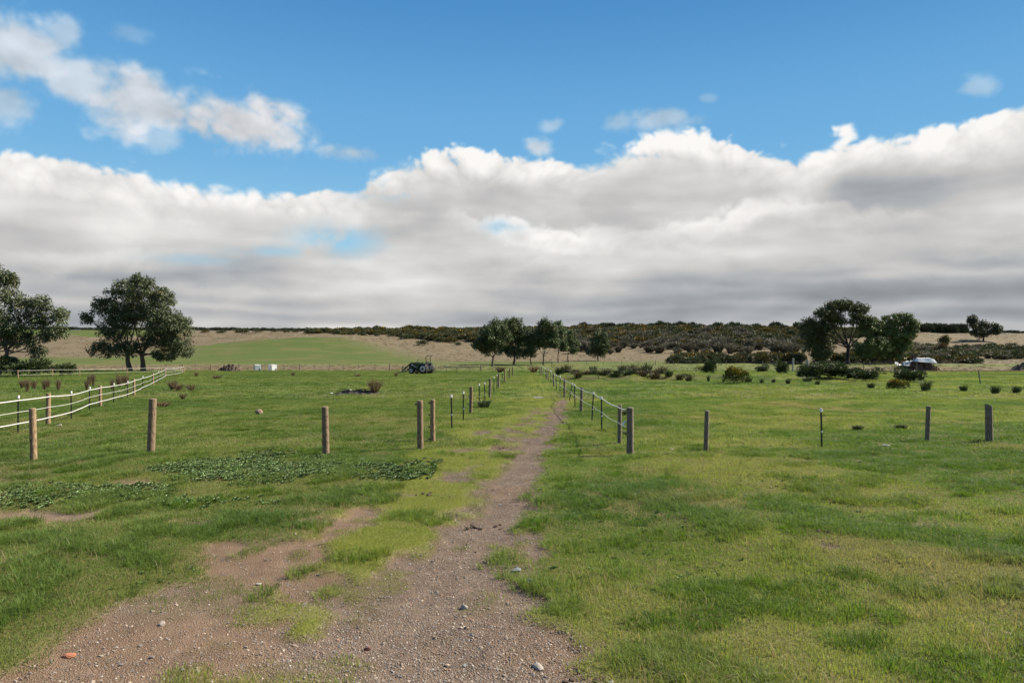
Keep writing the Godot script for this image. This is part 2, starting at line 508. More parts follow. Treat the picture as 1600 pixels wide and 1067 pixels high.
func rosette(leaves: int, size: float) -> ArrayMesh:
	var mb := MB.new()
	for i in leaves:
		var a := TAU * i / leaves + r(-0.3, 0.3)
		var o := Vector3(cos(a), 0, sin(a))
		var side := Vector3(-o.z, 0, o.x)
		var l := size * r(0.6, 1.1)
		var w := l * r(0.2, 0.3)
		var up := r(0.25, 0.8)
		var k := r(0.8, 1.2)
		var col := Color(k, k, k)
		var p0 := Vector3(0, 0, 0)
		var p1 := o * l * 0.5 + Vector3(0, l * up * 0.6, 0)
		var p2 := o * l + Vector3(0, l * up * 0.55, 0)
		mb.quad(p0, p1 + side * w + Vector3(0, w * 0.4, 0), p2, p1, col)
		mb.quad(p0, p1, p2, p1 - side * w + Vector3(0, w * 0.4, 0), col)
	return mb.mesh()

func spots(d0: float, d1: float, step: float, each: Callable) -> void:
	var d := d0
	while d < d1:
		var reach := 0.84 * d + 2.0
		var x := -reach
		while x < reach:
			each.call(x + r(-0.5, 0.5) * step, d + r(-0.5, 0.5) * step)
			x += step
		d += step

func place(p: Vector3, s: float, sy: float, tilt := 0.12) -> Transform3D:
	var b := Basis(Vector3.UP, r(0, TAU)) * Basis(Vector3(r(-1, 1), 0, r(-1, 1)).normalized(), r(0, tilt))
	return Transform3D(b * Basis.from_scale(Vector3(s, sy, s)), p)

func grass_color(x: float, d: float, big: float, mid: float, mo: float) -> Color:
	var c := Color(0.118, 0.176, 0.040)
	c = c.lerp(Color(0.178, 0.208, 0.058), ss(-0.12, 0.35, big + r(-0.12, 0.12)))
	c = c.lerp(Color(0.07, 0.125, 0.03), ss(0.05, 0.35, -big + r(-0.12, 0.12)))
	c = c.lerp(Color(0.23, 0.20, 0.10), 0.65 * ss(0.22, 0.5, fb.get_noise_2d(x * 1.3 + 500.0, d * 1.3)))
	if x < -2.5: c = c.lerp(Color(0.085, 0.125, 0.034), 0.45)
	c = c.lerp(Color(0.205, 0.235, 0.036), 0.7 * mo)
	return c * r(1.12, 1.55)

func make_grass() -> void:
	var lawn := [tuft(46, 0.11, 0.022, 0.055, 0.0045, 0.5), tuft(46, 0.11, 0.025, 0.065, 0.005, 0.6), tuft(40, 0.12, 0.015, 0.045, 0.005, 0.8, 0.14)]
	var tall := [tuft(60, 0.09, 0.06, 0.15, 0.0055, 0.9), tuft(52, 0.11, 0.05, 0.13, 0.006, 1.0, 0.1)]
	var wide := [tuft(60, 0.24, 0.03, 0.08, 0.010, 0.7), tuft(54, 0.26, 0.035, 0.11, 0.012, 0.8, 0.1)]
	var stalk := [tuft(9, 0.05, 0.07, 0.19, 0.0035, 1.3, 0.0), tuft(5, 0.03, 0.1, 0.24, 0.0035, 0.8, 0.0)]
	var far := [tuft(60, 0.55, 0.04, 0.12, 0.028, 0.8), tuft(56, 0.5, 0.05, 0.17, 0.03, 0.9, 0.1)]
	var sets := {}
	for q in [["lawn", lawn], ["tall", tall], ["wide", wide], ["far", far], ["stalk", stalk]]:
		for k in q[1].size(): sets[q[0] + str(k)] = [q[1][k], [], []]
	var put := func(key: String, xf: Transform3D, col: Color):
		sets[key][1].append(xf); sets[key][2].append(col)
	var near := func(x: float, d: float, step: float):
		var b := bare(x, d)
		if rng.randf() < b * 1.25 - 0.02: return
		var mo := mossy(x, d)
		var big := fb.get_noise_2d(x * 1.1, d * 1.1)
		var mid := nz.get_noise_2d(x * 9.0 + 30.0, d * 9.0)
		var col: Color = grass_color(x, d, big, mid, mo)
		var sc := step / 0.075
		var longish: float = ss(0.15, 0.5, mid * 0.8 + 0.45 * nz.get_noise_2d(x * 2.2, d * 2.2 + 60.0) + 0.3 * (1.0 - minf(1.0, Vector2((x - 4.2) / 2.6, (d - 7.0) / 1.3).length()))) * (1.0 - mo)
		if rng.randf() < 0.75 * longish:
			put.call("tall" + str(rng.randi() % 2), place(at(x, d), sc * r(0.7, 1.1), r(0.6, 1.15)), col.lerp(Color(0.092, 0.158, 0.03), 0.5))
		else:
			put.call("lawn" + str(rng.randi() % (3 if mo < 0.5 else 1)), place(at(x, d), sc * r(0.8, 1.2), r(0.7, 1.3) * lerpf(1.0 + 0.5 * mid, 0.4, mo)), col)
	spots(4.1, 9.0, 0.068, func(x, d): near.call(x, d, 0.075))
	spots(9.0, 17.0, 0.095, func(x, d): near.call(x, d, 0.10))
	# dead stalks
	for i in 3800:
		var d0 := 4.4 + 22.0 * pow(rng.randf(), 1.5)
		var x0 := r(-0.8, 0.8) * d0
		if bare(x0, d0) > 0.5 or nz.get_noise_2d(x0 * 5.0, d0 * 5.0 + 700.0) < 0.0: continue
		put.call("stalk" + str(rng.randi() % 2), place(at(x0, d0), r(0.8, 1.4), r(0.6, 1.1), 0.4), Color(0.34, 0.28, 0.16) * r(0.7, 1.1))
	# tussocks standing out of the short grass
	for i in 420:
		var d0 := 4.6 + 24.0 * pow(rng.randf(), 1.4)
		var x0 := r(-0.8, 0.8) * d0
		if bare(x0, d0) > 0.05 or mossy(x0, d0) > 0.15: continue
		if nz.get_noise_2d(x0 * 3.0, d0 * 3.0 + 400.0) < -0.05: continue
		var w := r(0.12, 0.34)
		var tint := Color(0.085, 0.158, 0.022).lerp(Color(0.12, 0.185, 0.03), rng.randf()) * r(0.8, 1.1)
		for k in int(w * 55.0):
			var a := r(0, TAU)
			var q := sqrt(rng.randf()) * w
			put.call("tall" + str(rng.randi() % 2), place(at(x0 + cos(a) * q * 1.5, d0 + sin(a) * q), r(0.8, 1.2), r(0.7, 1.2) * (1.15 - 0.5 * q / w), 0.25), tint * r(0.85, 1.15))
	spots(17.0, 38.0, 0.19, func(x, d):
		var b := bare(x, d)
		if rng.randf() < b * 1.2: return
		var mo := mossy(x, d)
		var mid := nz.get_noise_2d(x * 6.0 + 30.0, d * 6.0)
		var col: Color = grass_color(x, d, fb.get_noise_2d(x * 0.9, d * 0.9), mid, mo)
		var k := 1 if mid > 0.25 else 0
		put.call("wide" + str(k), place(at(x, d), r(0.8, 1.15), r(0.6, 1.1) * lerpf(0.9 + 0.5 * maxf(mid, 0.0), 0.35, mo)), col.lerp(Color(0.092, 0.158, 0.03), 0.45 * k)))
	spots(38.0, 125.0, 0.55, func(x, d):
		if absf(x) > 0.8 * d + 1.0: return
		var mo := mossy(x, d)
		var mid := nz.get_noise_2d(x * 3.0 + 30.0, d * 3.0)
		var col: Color = grass_color(x, d, fb.get_noise_2d(x * 0.6, d * 0.6), mid, mo)
		if d > 112.0 and x > 55.0: col = C_TAN * r(0.6, 1.0)
		var k := 1 if mid > 0.25 else 0
		put.call("far" + str(k), place(at(x, d), r(0.8, 1.2), r(0.5, 1.0) * lerpf(0.9 + 0.5 * maxf(mid, 0.0), 0.35, mo)), col.lerp(Color(0.092, 0.158, 0.03), 0.4 * k)))
	var g := Node3D.new()
	g.name = "grass"
	add_child(g)
	tag(g, "short paddock grass growing over the ground on both sides of the track", "grass", "", "stuff")
	for key in sets:
		if sets[key][1].size(): tag(multi("blades", sets[key][0], M.grass, sets[key][1], sets[key][2], g), "", "", "", "stuff")
	# broad-leaved weeds
	var xf := []
	var cols := []
	for i in 60000:
		var x := r(-10.5, -1.5)
		var d := r(6.0, 16.5)
		if rng.randf() > weedy(x, d) * 0.5: continue
		xf.append(place(at(x, d) + Vector3(0, r(0.0, 0.03), 0), r(0.4, 1.25), r(0.7, 1.4), 0.4))
		cols.append(Color(0.13, 0.195, 0.07) * r(0.75, 1.3))
	for i in 1600:
		var d := r(5.0, 18.0)
		var x := r(-0.8, 0.8) * d
		if bare(x, d) > 0.1 or mossy(x, d) > 0.1 or fb.get_noise_2d(x * 2.0 - 90.0, d * 2.0) < 0.12: continue
		xf.append(place(at(x, d), r(0.4, 0.9), r(0.5, 0.9), 0.3))
		cols.append(Color(0.10, 0.16, 0.05) * r(0.8, 1.25))
	tag(multi("weeds", rosette(14, 0.06), M.weed, xf, cols), "low patch of broad grey-green weed leaves beside the track", "weeds", "", "stuff")

func stone_mesh(flat: float, seed_: int, rough := 0.25) -> ArrayMesh:   # a broken stone: a ball cut by random planes
	var dice := RandomNumberGenerator.new()
	dice.seed = seed_ * 77 + 5
	var cuts := []
	for k in 13:
		var y := dice.randf_range(-1, 1)
		var a := dice.randf_range(0, TAU)
		cuts.append([Vector3(sqrt(1 - y * y) * cos(a), y, sqrt(1 - y * y) * sin(a)), dice.randf_range(1.0 - 1.6 * rough, 1.0)])
	var mb := MB.new()
	var p := []
	var rows := 6
	var cols := 9
	for j in rows + 1:
		var row := []
		for i in cols:
			var th := PI * j / rows
			var ph := TAU * (i + 0.5 * (j % 2)) / cols
			var o := Vector3(sin(th) * cos(ph), cos(th), sin(th) * sin(ph))
			var k := 1.1
			for q in cuts:
				var dt: float = o.dot(q[0])
				if dt > 0.05: k = minf(k, float(q[1]) / dt)
			row.append(Vector3(o.x, o.y * flat, o.z) * k * 0.5)
		p.append(row)
	for j in rows:
		for i in cols:
			var e := (i + 1) % cols
			if j % 2 == 0:
				mb.tri(p[j][i], p[j + 1][i], p[j + 1][(i + cols - 1) % cols], WHITE)
				mb.tri(p[j][i], p[j][e], p[j + 1][i], WHITE)
			else:
				mb.tri(p[j][i], p[j + 1][e], p[j + 1][i], WHITE)
				mb.tri(p[j][i], p[j][e], p[j + 1][e], WHITE)
	return mb.mesh()

func make_gravel() -> void:
	var kinds := [stone_mesh(0.7, 1), stone_mesh(0.5, 2), stone_mesh(0.6, 3)]
	var tones := [Color(0.15, 0.118, 0.092), Color(0.21, 0.17, 0.135), Color(0.11, 0.10, 0.095), Color(0.27, 0.225, 0.18), Color(0.21, 0.13, 0.09), Color(0.15, 0.155, 0.16), Color(0.36, 0.33, 0.28)]
	var odds := [0.36, 0.58, 0.72, 0.82, 0.91, 0.97, 1.0]
	var xf := [[], [], []]
	var cs := [[], [], []]
	for i in 340000:
		var d := 3.8 + 22.0 * pow(rng.randf(), 2.2)
		var x := r(-4.2, 1.6) if d < 10.0 else r(-2.2, 2.6)
		var b := bare(x, d)
		if b < 0.15 or rng.randf() > b: continue
		if rng.randf() > 0.35 + 0.65 * ss(-2.2, -1.2, x + 0.5 * nz.get_noise_2d(x * 5.0, d * 5.0)) + (0.3 if d > 10.0 else 0.0): continue
		var s := 0.006 + 0.016 * pow(rng.randf(), 3.5)
		if rng.randf() < 0.003: s = r(0.026, 0.045)
		var u := rng.randf()
		var t := 0
		while u > odds[t]: t += 1
		var k := rng.randi() % 3
		xf[k].append(Transform3D(Basis.from_euler(Vector3(r(-0.4, 0.4), r(0, TAU), r(-0.4, 0.4))) * Basis.from_scale(Vector3(s, s * r(0.7, 1.1), s * r(0.7, 1.2))), at(x, d) + Vector3(0, s * 0.1, 0)))
		cs[k].append(tones[t] * r(0.8, 1.2))
	var g := Node3D.new()
	g.name = "gravel"
	add_child(g)
	tag(g, "loose brown and grey gravel strewn over the bare track", "gravel", "", "stuff")
	for k in 3: tag(multi("pebbles", kinds[k], M.pebble, xf[k], cs[k], g), "", "", "", "stuff")

# ------------------------------------------------------------------ bushes and trees
func leaf(mb: MB, p: Vector3, dir: Vector3, l: float, w: float, col: Color) -> void:
	var side := dir.cross(Vector3(r(-1, 1), r(-1, 1), r(-1, 1))).normalized() * w * 0.5
	mb.quad(p, p + dir * l * 0.45 + side, p + dir * l, p + dir * l * 0.45 - side, col)

func dirv() -> Vector3:
	var y := r(-1, 1)
	var a := r(0, TAU)
	var q := sqrt(1.0 - y * y)
	return Vector3(q * cos(a), y, q * sin(a))

# lobes: [x, y, z, rx, ry, how full]
func crown_mesh(lobes: Array, size: float, tone: Color, droop: float, fill := 1.0, clump := 0.75) -> ArrayMesh:
	var mb := MB.new()
	for L in lobes:
		var R := Vector3(L[3], L[4], (L[3] + L[4]) * 0.5)
		var area: float = R.x * R.y + R.y * R.z + R.x * R.z
		var n := int(area * 2.7 * fill * float(L[5])) + 5
		for k in n:
			var o := dirv()
			if o.y < -0.55 and rng.randf() < 0.5: o.y = -o.y
			var q := o * pow(rng.randf(), 0.3) * r(0.85, 1.12)
			var c := Vector3(L[0], L[1], L[2]) + q * R
			var cr := clump * r(0.45, 1.1)
			var tint := (tone * r(0.75, 1.35)).lerp(Color(0.10, 0.11, 0.075), r(0.0, 0.3))
			if rng.randf() < 0.10: tint = tint.lerp(Color(0.16, 0.12, 0.04), 0.35)
			for i in int(26 + 34 * cr / clump):
				var e := dirv()
				var p := c + e * cr * pow(rng.randf(), 0.5) * Vector3(1, 0.75, 1).length() * 0.6
				leaf(mb, p, (e + Vector3(r(-0.5, 0.5), -droop + r(-0.4, 0.4), r(-0.5, 0.5))).normalized(), size * r(0.7, 1.3), size * r(0.28, 0.42), tint * r(0.8, 1.25))
	return mb.mesh()

func limbs(lobes: Array, foot: Vector3, fork: Vector3, rad: float) -> ArrayMesh:
	var mb := MB.new()
	var bend := Vector3(r(-0.3, 0.3), 0, r(-0.3, 0.3))
	tube(mb, [foot - Vector3(0, 0.3, 0), foot + Vector3(0, 0.25, 0), foot.lerp(fork, 0.5) + bend * 0.5, fork], [rad * 1.5, rad * 1.15, rad * 0.9, rad * 0.75], 9)
	for L in lobes:
		var e := Vector3(L[0], L[1], L[2])
		var start := foot.lerp(fork, r(0.75, 1.0))
		var mid := start.lerp(e, 0.5) + Vector3(r(-0.4, 0.4), r(-0.6, 0.2), r(-0.4, 0.4))
		tube(mb, [start, mid, e], [rad * 0.38, rad * 0.22, rad * 0.08], 6)
		for k in 5:
			var o := dirv()
			tube(mb, [mid.lerp(e, r(0.2, 0.9)), e + o * Vector3(L[3], L[4], L[3]) * 0.75], [rad * 0.13, 0.02], 4)
	return mb.mesh()

# lobes given in metres from the foot; several stems may share one crown
func tree(called: String, label: String, x: float, d: float, stems: Array, lobes: Array, rad: float, leafsize: float, tone: Color, droop: float, fill: float, bark: Material, group := "", clump := 0.75) -> Node3D:
	var t := thing(called, label, "tree", Vector3(x, gy(x, d), -d), 0.0, group)
	for k in stems.size():
		var mine := []
		for i in lobes.size():
			if i % stems.size() == k: mine.append(lobes[i])
		obj("trunk", limbs(mine, Vector3(stems[k][0], 0, stems[k][1]), Vector3(stems[k][2], stems[k][3], stems[k][4]), rad), bark, t)
	obj("crown", crown_mesh(lobes, leafsize, tone, droop, fill, clump), M.leaf, t)
	return t

func gorse_mesh(n: int, flowers: float, dense := 1.0, tone := Color(0.032, 0.046, 0.016)) -> ArrayMesh:   # a unit bush, about 1 m wide and 0.8 m tall
	var mb := MB.new()
	var lob := []
	for i in 9: lob.append([Vector3(r(-0.3, 0.3), r(0.12, 0.48), r(-0.3, 0.3)), r(0.2, 0.32)])
	for i in n:
		var L: Array = lob[rng.randi() % 9]
		var o := dirv()
		if o.y < -0.4: o.y = -o.y
		var p: Vector3 = L[0] + o * float(L[1]) * pow(rng.randf(), 0.3)
		if p.y < 0.0: p.y = r(0.0, 0.1)
		var col: Color = tone * r(0.65, 1.5)
		if p.y > 0.25 and rng.randf() < flowers * ss(0.2, 0.6, p.y): col = Color(0.36, 0.23, 0.02) * r(0.6, 1.2)
		leaf(mb, p, (o + Vector3(r(-0.5, 0.5), r(0.0, 0.9), r(-0.5, 0.5))).normalized(), r(0.06, 0.14) * dense, r(0.02, 0.045) * dense, col)
	return mb.mesh()

func twig_mesh(n: int, col: Color, h := 1.0, spread := 0.5, w := 0.012) -> ArrayMesh:   # bare stems fanning from the foot
	var mb := MB.new()
	for i in n:
		var a := r(0, TAU)
		var o := Vector3(cos(a), 0, sin(a))
		var q := sqrt(rng.randf()) * spread
		var top := o * q + Vector3(r(-0.08, 0.08), h * r(0.55, 1.0) * (1.0 - 0.4 * q), r(-0.08, 0.08))
		var foot := o * q * 0.25
		var mid := foot.lerp(top, 0.55) + Vector3(0, 0.06, 0)
		var c := col * r(0.6, 1.4)
		var side := Vector3(-o.z, 0, o.x).rotated(Vector3.UP, r(-1, 1)) * w * 0.5
		mb.quad(foot - side, foot + side, mid + side, mid - side, c)
		mb.tri(mid - side, mid + side, top, c)
		for k in 4:
			var p := mid.lerp(top, r(0.0, 0.9))
			leaf(mb, p, (o * r(-0.4, 1.0) + Vector3(r(-0.7, 0.7), r(0.3, 1.0), r(-0.7, 0.7))).normalized(), r(0.08, 0.2), w * 0.8, c)
	return mb.mesh()

func rush_mesh(n: int, col: Color) -> ArrayMesh:
	var mb := MB.new()
	for i in n:
		var a := r(0, TAU)
		var o := Vector3(cos(a), 0, sin(a))
		var q := sqrt(rng.randf())
		blade(mb, o * q * 0.22, r(0.55, 1.0), 0.028, o * q * r(0.3, 0.7), col * r(0.6, 1.4))
	return mb.mesh()

func plant(called: String, label: String, category: String, m: Mesh, mt: Material, x: float, d: float, w: float, h: float, group := "") -> Node3D:
	var o := obj(called, m, mt)
	o.transform = Transform3D(Basis(Vector3.UP, r(0, TAU)) * Basis.from_scale(Vector3(w, h, w)), at(x, d) - Vector3(0, 0.02, 0))
	tag(o, label, category, group)
	return o

# ------------------------------------------------------------------ posts and fences
func post_mesh(h: float, rad: float, sd: int, cut := 0.0) -> ArrayMesh:
	var f := FastNoiseLite.new()
	f.seed = sd
	f.frequency = 1.2
	var mb := MB.new()
	var S := 14
	var prof := [[-0.35, 1.0], [0.0, 1.03], [0.35, 1.0], [0.7, 0.985], [1.0, 0.97]]
	var rings := []
	for k in prof.size():
		var ring := []
		var y: float = prof[k][0] * (h if prof[k][0] > 0.0 else 1.0)
		for i in S:
			var a := TAU * i / S
			var q: float = rad * prof[k][1] * (1.0 + 0.10 * f.get_noise_3d(cos(a) * 1.3, y * 0.5, sin(a) * 1.3))
			ring.append(Vector3(cos(a) * q, y, sin(a) * q))
		rings.append(ring)
	var last: Array = []
	var body: Array = rings[-1]
	for i in S:
		var p: Vector3 = body[i]
		body[i] = p + Vector3(0, -0.012 + cut * p.x, 0)
		last.append(Vector3(p.x * 0.88, h + cut * p.x, p.z * 0.88))
	rings.append(last)
	for k in rings.size() - 1:
		for i in S:
			var j := (i + 1) % S
			var a: Vector3 = rings[k][i]
			var b: Vector3 = rings[k][j]
			var c: Vector3 = rings[k + 1][j]
			var e: Vector3 = rings[k + 1][i]
			var up := 0.0 if k < rings.size() - 2 else 0.7
			var na := Vector3(a.x, up * rad, a.z).normalized()
			var nb := Vector3(b.x, up * rad, b.z).normalized()
			mb.trin(a, c, e, na, nb, na, WHITE)
			mb.trin(a, b, c, na, nb, nb, WHITE)
	for i in S: mb.tri(Vector3(0, h, 0), last[i], last[(i + 1) % S], WHITE)
	return mb.mesh()

func picket_mesh(h: float) -> ArrayMesh:   # steel star picket: three fins
	var mb := MB.new()
	for k in 3:
		var a := TAU * k / 3.0 + 0.4
		var o := Vector3(cos(a), 0, sin(a))
		box(mb, Transform3D(Basis(o, Vector3.UP, o.cross(Vector3.UP)), o * 0.012 + Vector3(0, h * 0.5 - 0.15, 0)), Vector3(0.026, h + 0.3, 0.007))
	return mb.mesh()

func cap_mesh() -> ArrayMesh:
	var mb := MB.new()
	tube(mb, [Vector3(0, -0.05, 0), Vector3(0, -0.02, 0), Vector3(0, 0.025, 0), Vector3(0, 0.045, 0)], [0.022, 0.036, 0.036, 0.02], 8)
	return mb.mesh()

func knob_mesh() -> ArrayMesh:
	var mb := MB.new()
	tube(mb, [Vector3(0, 0, 0), Vector3(-0.03, 0, 0), Vector3(-0.05, 0, 0)], [0.014, 0.026, 0.018], 7)
	return mb.mesh()

func wooden_post(parent: Node, x: float, d: float, h: float, rad: float, m: Material, label := "", group := "", cut := 0.0, knobs := 0) -> Node3D:
	var o: Node3D
	var body := post_mesh(h, rad, int(absf(x) * 31 + d * 7), cut)
	if parent == self:
		o = thing("wooden_post", label, "post", Vector3.ZERO, 0.0, group)
		obj("shaft", body, m, o)
	else:
		o = obj("wooden_post", body, m, parent)
	o.transform = Transform3D(Basis.from_euler(Vector3(r(-0.025, 0.025), r(0, TAU) if cut == 0.0 else 0.0, r(-0.03, 0.03))), at(x, d))
	for k in knobs:
		var i := obj("insulator", M.knob_mesh, M.black, o)
		i.transform = Transform3D(o.basis.inverse() * Basis.from_scale(Vector3.ONE), o.basis.inverse() * Vector3(-rad + 0.004, 0, 0) + Vector3(0, h * (0.92 - 0.29 * k), 0))
	return o

func steel_picket(parent: Node, x: float, d: float, h: float, label := "", group := "", lean := 0.0, clips := 1) -> Node3D:
	var o: Node3D
	if parent == self:
		o = thing("steel_picket", label, "picket", Vector3.ZERO, 0.0, group)
		obj("shaft", picket_mesh(h), M.steel, o)
	else:
		o = obj("steel_picket", picket_mesh(h), M.steel, parent)
	o.transform = Transform3D(Basis.from_euler(Vector3(0, 0, lean + r(-0.02, 0.02))), at(x, d))
	var c := obj("cap", M.cap_mesh, M.white, o)
	c.position = Vector3(0, h, 0)
	if clips:
		var i := obj("insulator", M.knob_mesh, M.white, o)
		i.position = Vector3(0.04, h * 0.42, 0)
	return o

func tape(parent: Node, pts: Array, sag: float, w: float, m: Material, called := "tape") -> void:
	var mb := MB.new()
	for i in pts.size() - 1:
		var a: Vector3 = pts[i]
		var b: Vector3 = pts[i + 1]
		var line := []
		var rad := []
		for k in 7:
			var t := k / 6.0
			line.append(a.lerp(b, t) - Vector3(0, sag * a.distance_to(b) * 4.0 * t * (1.0 - t), 0))
			rad.append(w)
		tube(mb, line, rad, 5, WHITE, false)
	obj(called, mb.mesh(), m, parent)

func make_fences() -> void:
	var wood := [M.wood_a, M.wood_b, M.wood_c]
	# the row of posts across the end of the lane
	wooden_post(self, -10.57, 15.07, 1.16, 0.068, M.wood_a, "pale round timber post standing close to the white tape fence", "")
	wooden_post(self, -8.51, 16.07, 1.28, 0.084, M.wood_b, "tall thick timber post by the bare patches and leafy weeds", "")
	wooden_post(self, -4.42, 16.2, 1.14, 0.08, M.wood_b, "brown timber post standing behind the broad-leaved weed patch", "")
	wooden_post(self, -2.27, 16.89, 1.2, 0.078, M.wood_b, "brown timber corner post without insulators beside the tan post", "", 0.0, 1)
	wooden_post(self, 4.66, 16.39, 0.99, 0.055, M.wood_c, "slim grey timber post alone in grass next to lane corner post", "")
	wooden_post(self, 11.3, 18.56, 0.95, 0.058, M.wood_c, "slim dark timber post beside the slant-topped post", "")
	wooden_post(self, 12.91, 18.45, 1.0, 0.09, M.wood_c, "thick dark timber post with slanted top and white loop", "", -0.35)
	steel_picket(self, 7.82, 17.23, 0.95, "lone black steel picket with white cap in the mown-looking paddock")
	# posts of the lane's other side: no rope left on them
	var g := "posts along the unroped side of the lane"
	wooden_post(self, -2.14, 18.41, 1.12, 0.068, M.wood_a, "tan sunlit timber post with black insulators beside the corner post", g, 0.0, 4)
	for p in [[-1.7, 28.06, 1.1], [-1.27, 38.71, 1.1], [-1.02, 51.61, 1.12], [-0.67, 64.04, 1.15], [-0.29, 76.35, 1.1], [0.08, 85.91, 1.14]]:
		wooden_post(self, p[0], p[1], p[2], 0.07, wood[rng.randi() % 3], "timber post with black insulators in the unroped lane row", g, 0.0, 3)
	for p in [[-1.9, 21.51, 1.02], [-1.79, 25.09, 1.03], [-1.51, 31.57, 1.0], [-1.38, 34.75, 1.0], [-1.15, 43.2, 1.0], [-1.08, 48.51, 1.04], [-0.82, 57.15, 1.04], [-0.44, 72.92, 1.05]]:
		steel_picket(self, p[0], p[1], p[2], "black steel picket with white cap in the unroped lane row", "pickets along the unroped side of the lane")
	# the roped side
	var f := thing("rope_fence", "lane fence of timber posts and black pickets carrying sagging white rope", "fence", at(2.81, 16.23))
	var base := f.position
	var top := []
	var lower := []
	var posts := [[2.81, 16.23, 1.13, 0.082, 0], [2.86, 18.15, 1.02, 0.055, 0], [2.81, 21.38, 0.98, 0, 0.0], [2.9, 24.79, 1.02, 0, -0.07], [2.93, 28.91, 1.06, 0.065, 0], [2.95, 31.95, 1.05, 0, 0.02], [3.1, 36.9, 0.95, 0, -0.17], [3.03, 39.49, 1.07, 0.06, 0], [3.12, 44.43, 1.06, 0, 0], [3.16, 48.51, 1.05, 0, 0], [3.28, 53.4, 1.12, 0.065, 0], [3.5, 61.66, 1.12, 0, 0], [3.62, 67.73, 1.14, 0, 0], [3.75, 72.92, 1.16, 0.065, 0], [3.8, 77.58, 1.14, 0, 0], [3.86, 84.54, 1.14, 0, 0], [3.9, 90.85, 1.1, 0.065, 0], [3.95, 96.46, 1.08, 0.07, 0]]
	for p in posts:
		var o: Node3D
		if p[3] > 0.0: o = wooden_post(f, p[0], p[1], p[2], p[3], M.wood_c)
		else: o = steel_picket(f, p[0], p[1], p[2], "", "", p[4])
		o.position -= base
		var tilt := Vector3(-sin(float(p[4])), cos(float(p[4])), 0)
		var off := Vector3(-float(p[3]) if p[3] > 0.0 else 0.0, 0, 0)
		top.append(o.position + tilt * (float(p[2]) * (0.95 if p[3] > 0.0 else 1.0)) + off * 1.05)
		lower.append(o.position + tilt * float(p[2]) * 0.55 + off * 1.05)
	tape(f, top, 0.012, 0.012, M.tape, "rope")
	lower[0] = lower[1] + Vector3(0.08, -0.02, 0.9)
	tape(f, lower, 0.012, 0.006, M.cord, "wire")
	var mb := MB.new()
	tube(mb, [Vector3(-0.09, 0.80, 0), Vector3(-0.16, 0.755, 0.03), Vector3(-0.2, 0.70, 0.05)], [0.02, 0.026, 0.015], 7)
	obj("gate_handle", mb.mesh(), M.white, f)
	# the roped yard
	f = thing("tape_fence", "yard fence of timber posts and black pickets with three white tapes", "fence", at(-14.88, 20.55))
	base = f.position
	var rows := [[], [], []]
	posts = [[-13.6, 14.2, 1.08, 0.07], [-14.25, 17.3, 1.05, 0], [-14.88, 20.55, 1.09, 0], [-15.66, 23.02, 1.09, 0.07], [-16.57, 25.65, 1.0, 0], [-18.13, 29.26, 0.95, 0], [-18.9, 31.32, 0.97, 0.065], [-20.3, 34.75, 0.96, 0], [-22.0, 39.02, 0.98, 0], [-23.04, 41.6, 1.04, 0.065], [-26.0, 48.03, 1.0, 0], [-30.56, 58.07, 1.02, 0.065], [-33.13, 63.92, 1.02, 0], [-40.81, 80.26, 1.12, 0.075], [-43.6, 88.0, 1.0, 0], [-51.0, 106.0, 1.1, 0.07], [-53.7, 111.16, 1.32, 0.09]]
	for p in posts:
		var o: Node3D
		if p[3] > 0.0: o = wooden_post(f, p[0], p[1], p[2], p[3], M.wood_a)
		else: o = steel_picket(f, p[0], p[1], p[2], "", "", 0.0, 0)
		o.position -= base
		var h: float = minf(p[2], 1.1)
		for k in 3: rows[k].append(o.position + Vector3(float(p[3]) + 0.015, h * [0.9, 0.58, 0.26][k], 0.0))
	tape(f, rows[0], 0.003, 0.017, M.tape)
	tape(f, rows[1], 0.004, 0.008, M.cord)
	tape(f, rows[2], 0.003, 0.017, M.tape)
	f = thing("wire_fence", "low far side of the roped yard under the big gum tree", "fence", at(-54.4, 75.0))
	base = f.position
	rows = [[], []]
	for p in [[-64.0, 78.0], [-54.4, 75.1], [-54.6, 81.0], [-55.15, 87.0], [-53.0, 94.0], [-52.5, 102.0], [-53.2, 110.0]]:
		var o := wooden_post(f, p[0], p[1], 0.95, 0.055, M.wood_a)
		o.position -= base
		for k in 2: rows[k].append(o.position + Vector3(0.06, [0.88, 0.4][k], 0.0))
	tape(f, rows[0], 0.004, 0.012, M.cord)
	tape(f, rows[1], 0.004, 0.008, M.cord)
	# far cross fences: thin posts and wire
	for q in [[["cross_fence", "thin wire fence with white caps behind the tractor"], [-13.2, 103.0], [-3.0, 101.0], 7, 1.05, true], [["stock_fence", "dark wire stock fence behind the white tanks"], [-75.0, 131.0], [-3.0, 128.0], 26, 1.25, false], [["creek_fence", "line of white-capped pickets beyond the rushes"], [5.0, 122.0], [34.0, 116.0], 22, 0.75, true], [["boundary_fence", "long thin wire fence in front of the gorse hedge"], [10.0, 172.0], [110.0, 168.0], 24, 1.2, false]]:
		f = thing(q[0][0], q[0][1], "fence", at(q[1][0], q[1][1]))
		base = f.position
		var wires := [[], []]
		for k in int(q[3]):
			var t: float = k / float(int(q[3]) - 1)
			var x: float = lerpf(q[1][0], q[2][0], t) + r(-0.2, 0.2)
			var d: float = lerpf(q[1][1], q[2][1], t) + r(-0.4, 0.4)
			var o: Node3D
			if q[5]: o = steel_picket(f, x, d, q[4], "", "", 0.0, 0)
			else: o = wooden_post(f, x, d, float(q[4]) * r(0.85, 1.1), r(0.035, 0.06) * (2.0 if k % 6 == 0 else 1.0), M.wood_c)
			o.position -= base
			wires[0].append(o.position + Vector3(0, float(q[4]) * 0.85, 0.05))
			wires[1].append(o.position + Vector3(0, float(q[4]) * 0.45, 0.05))
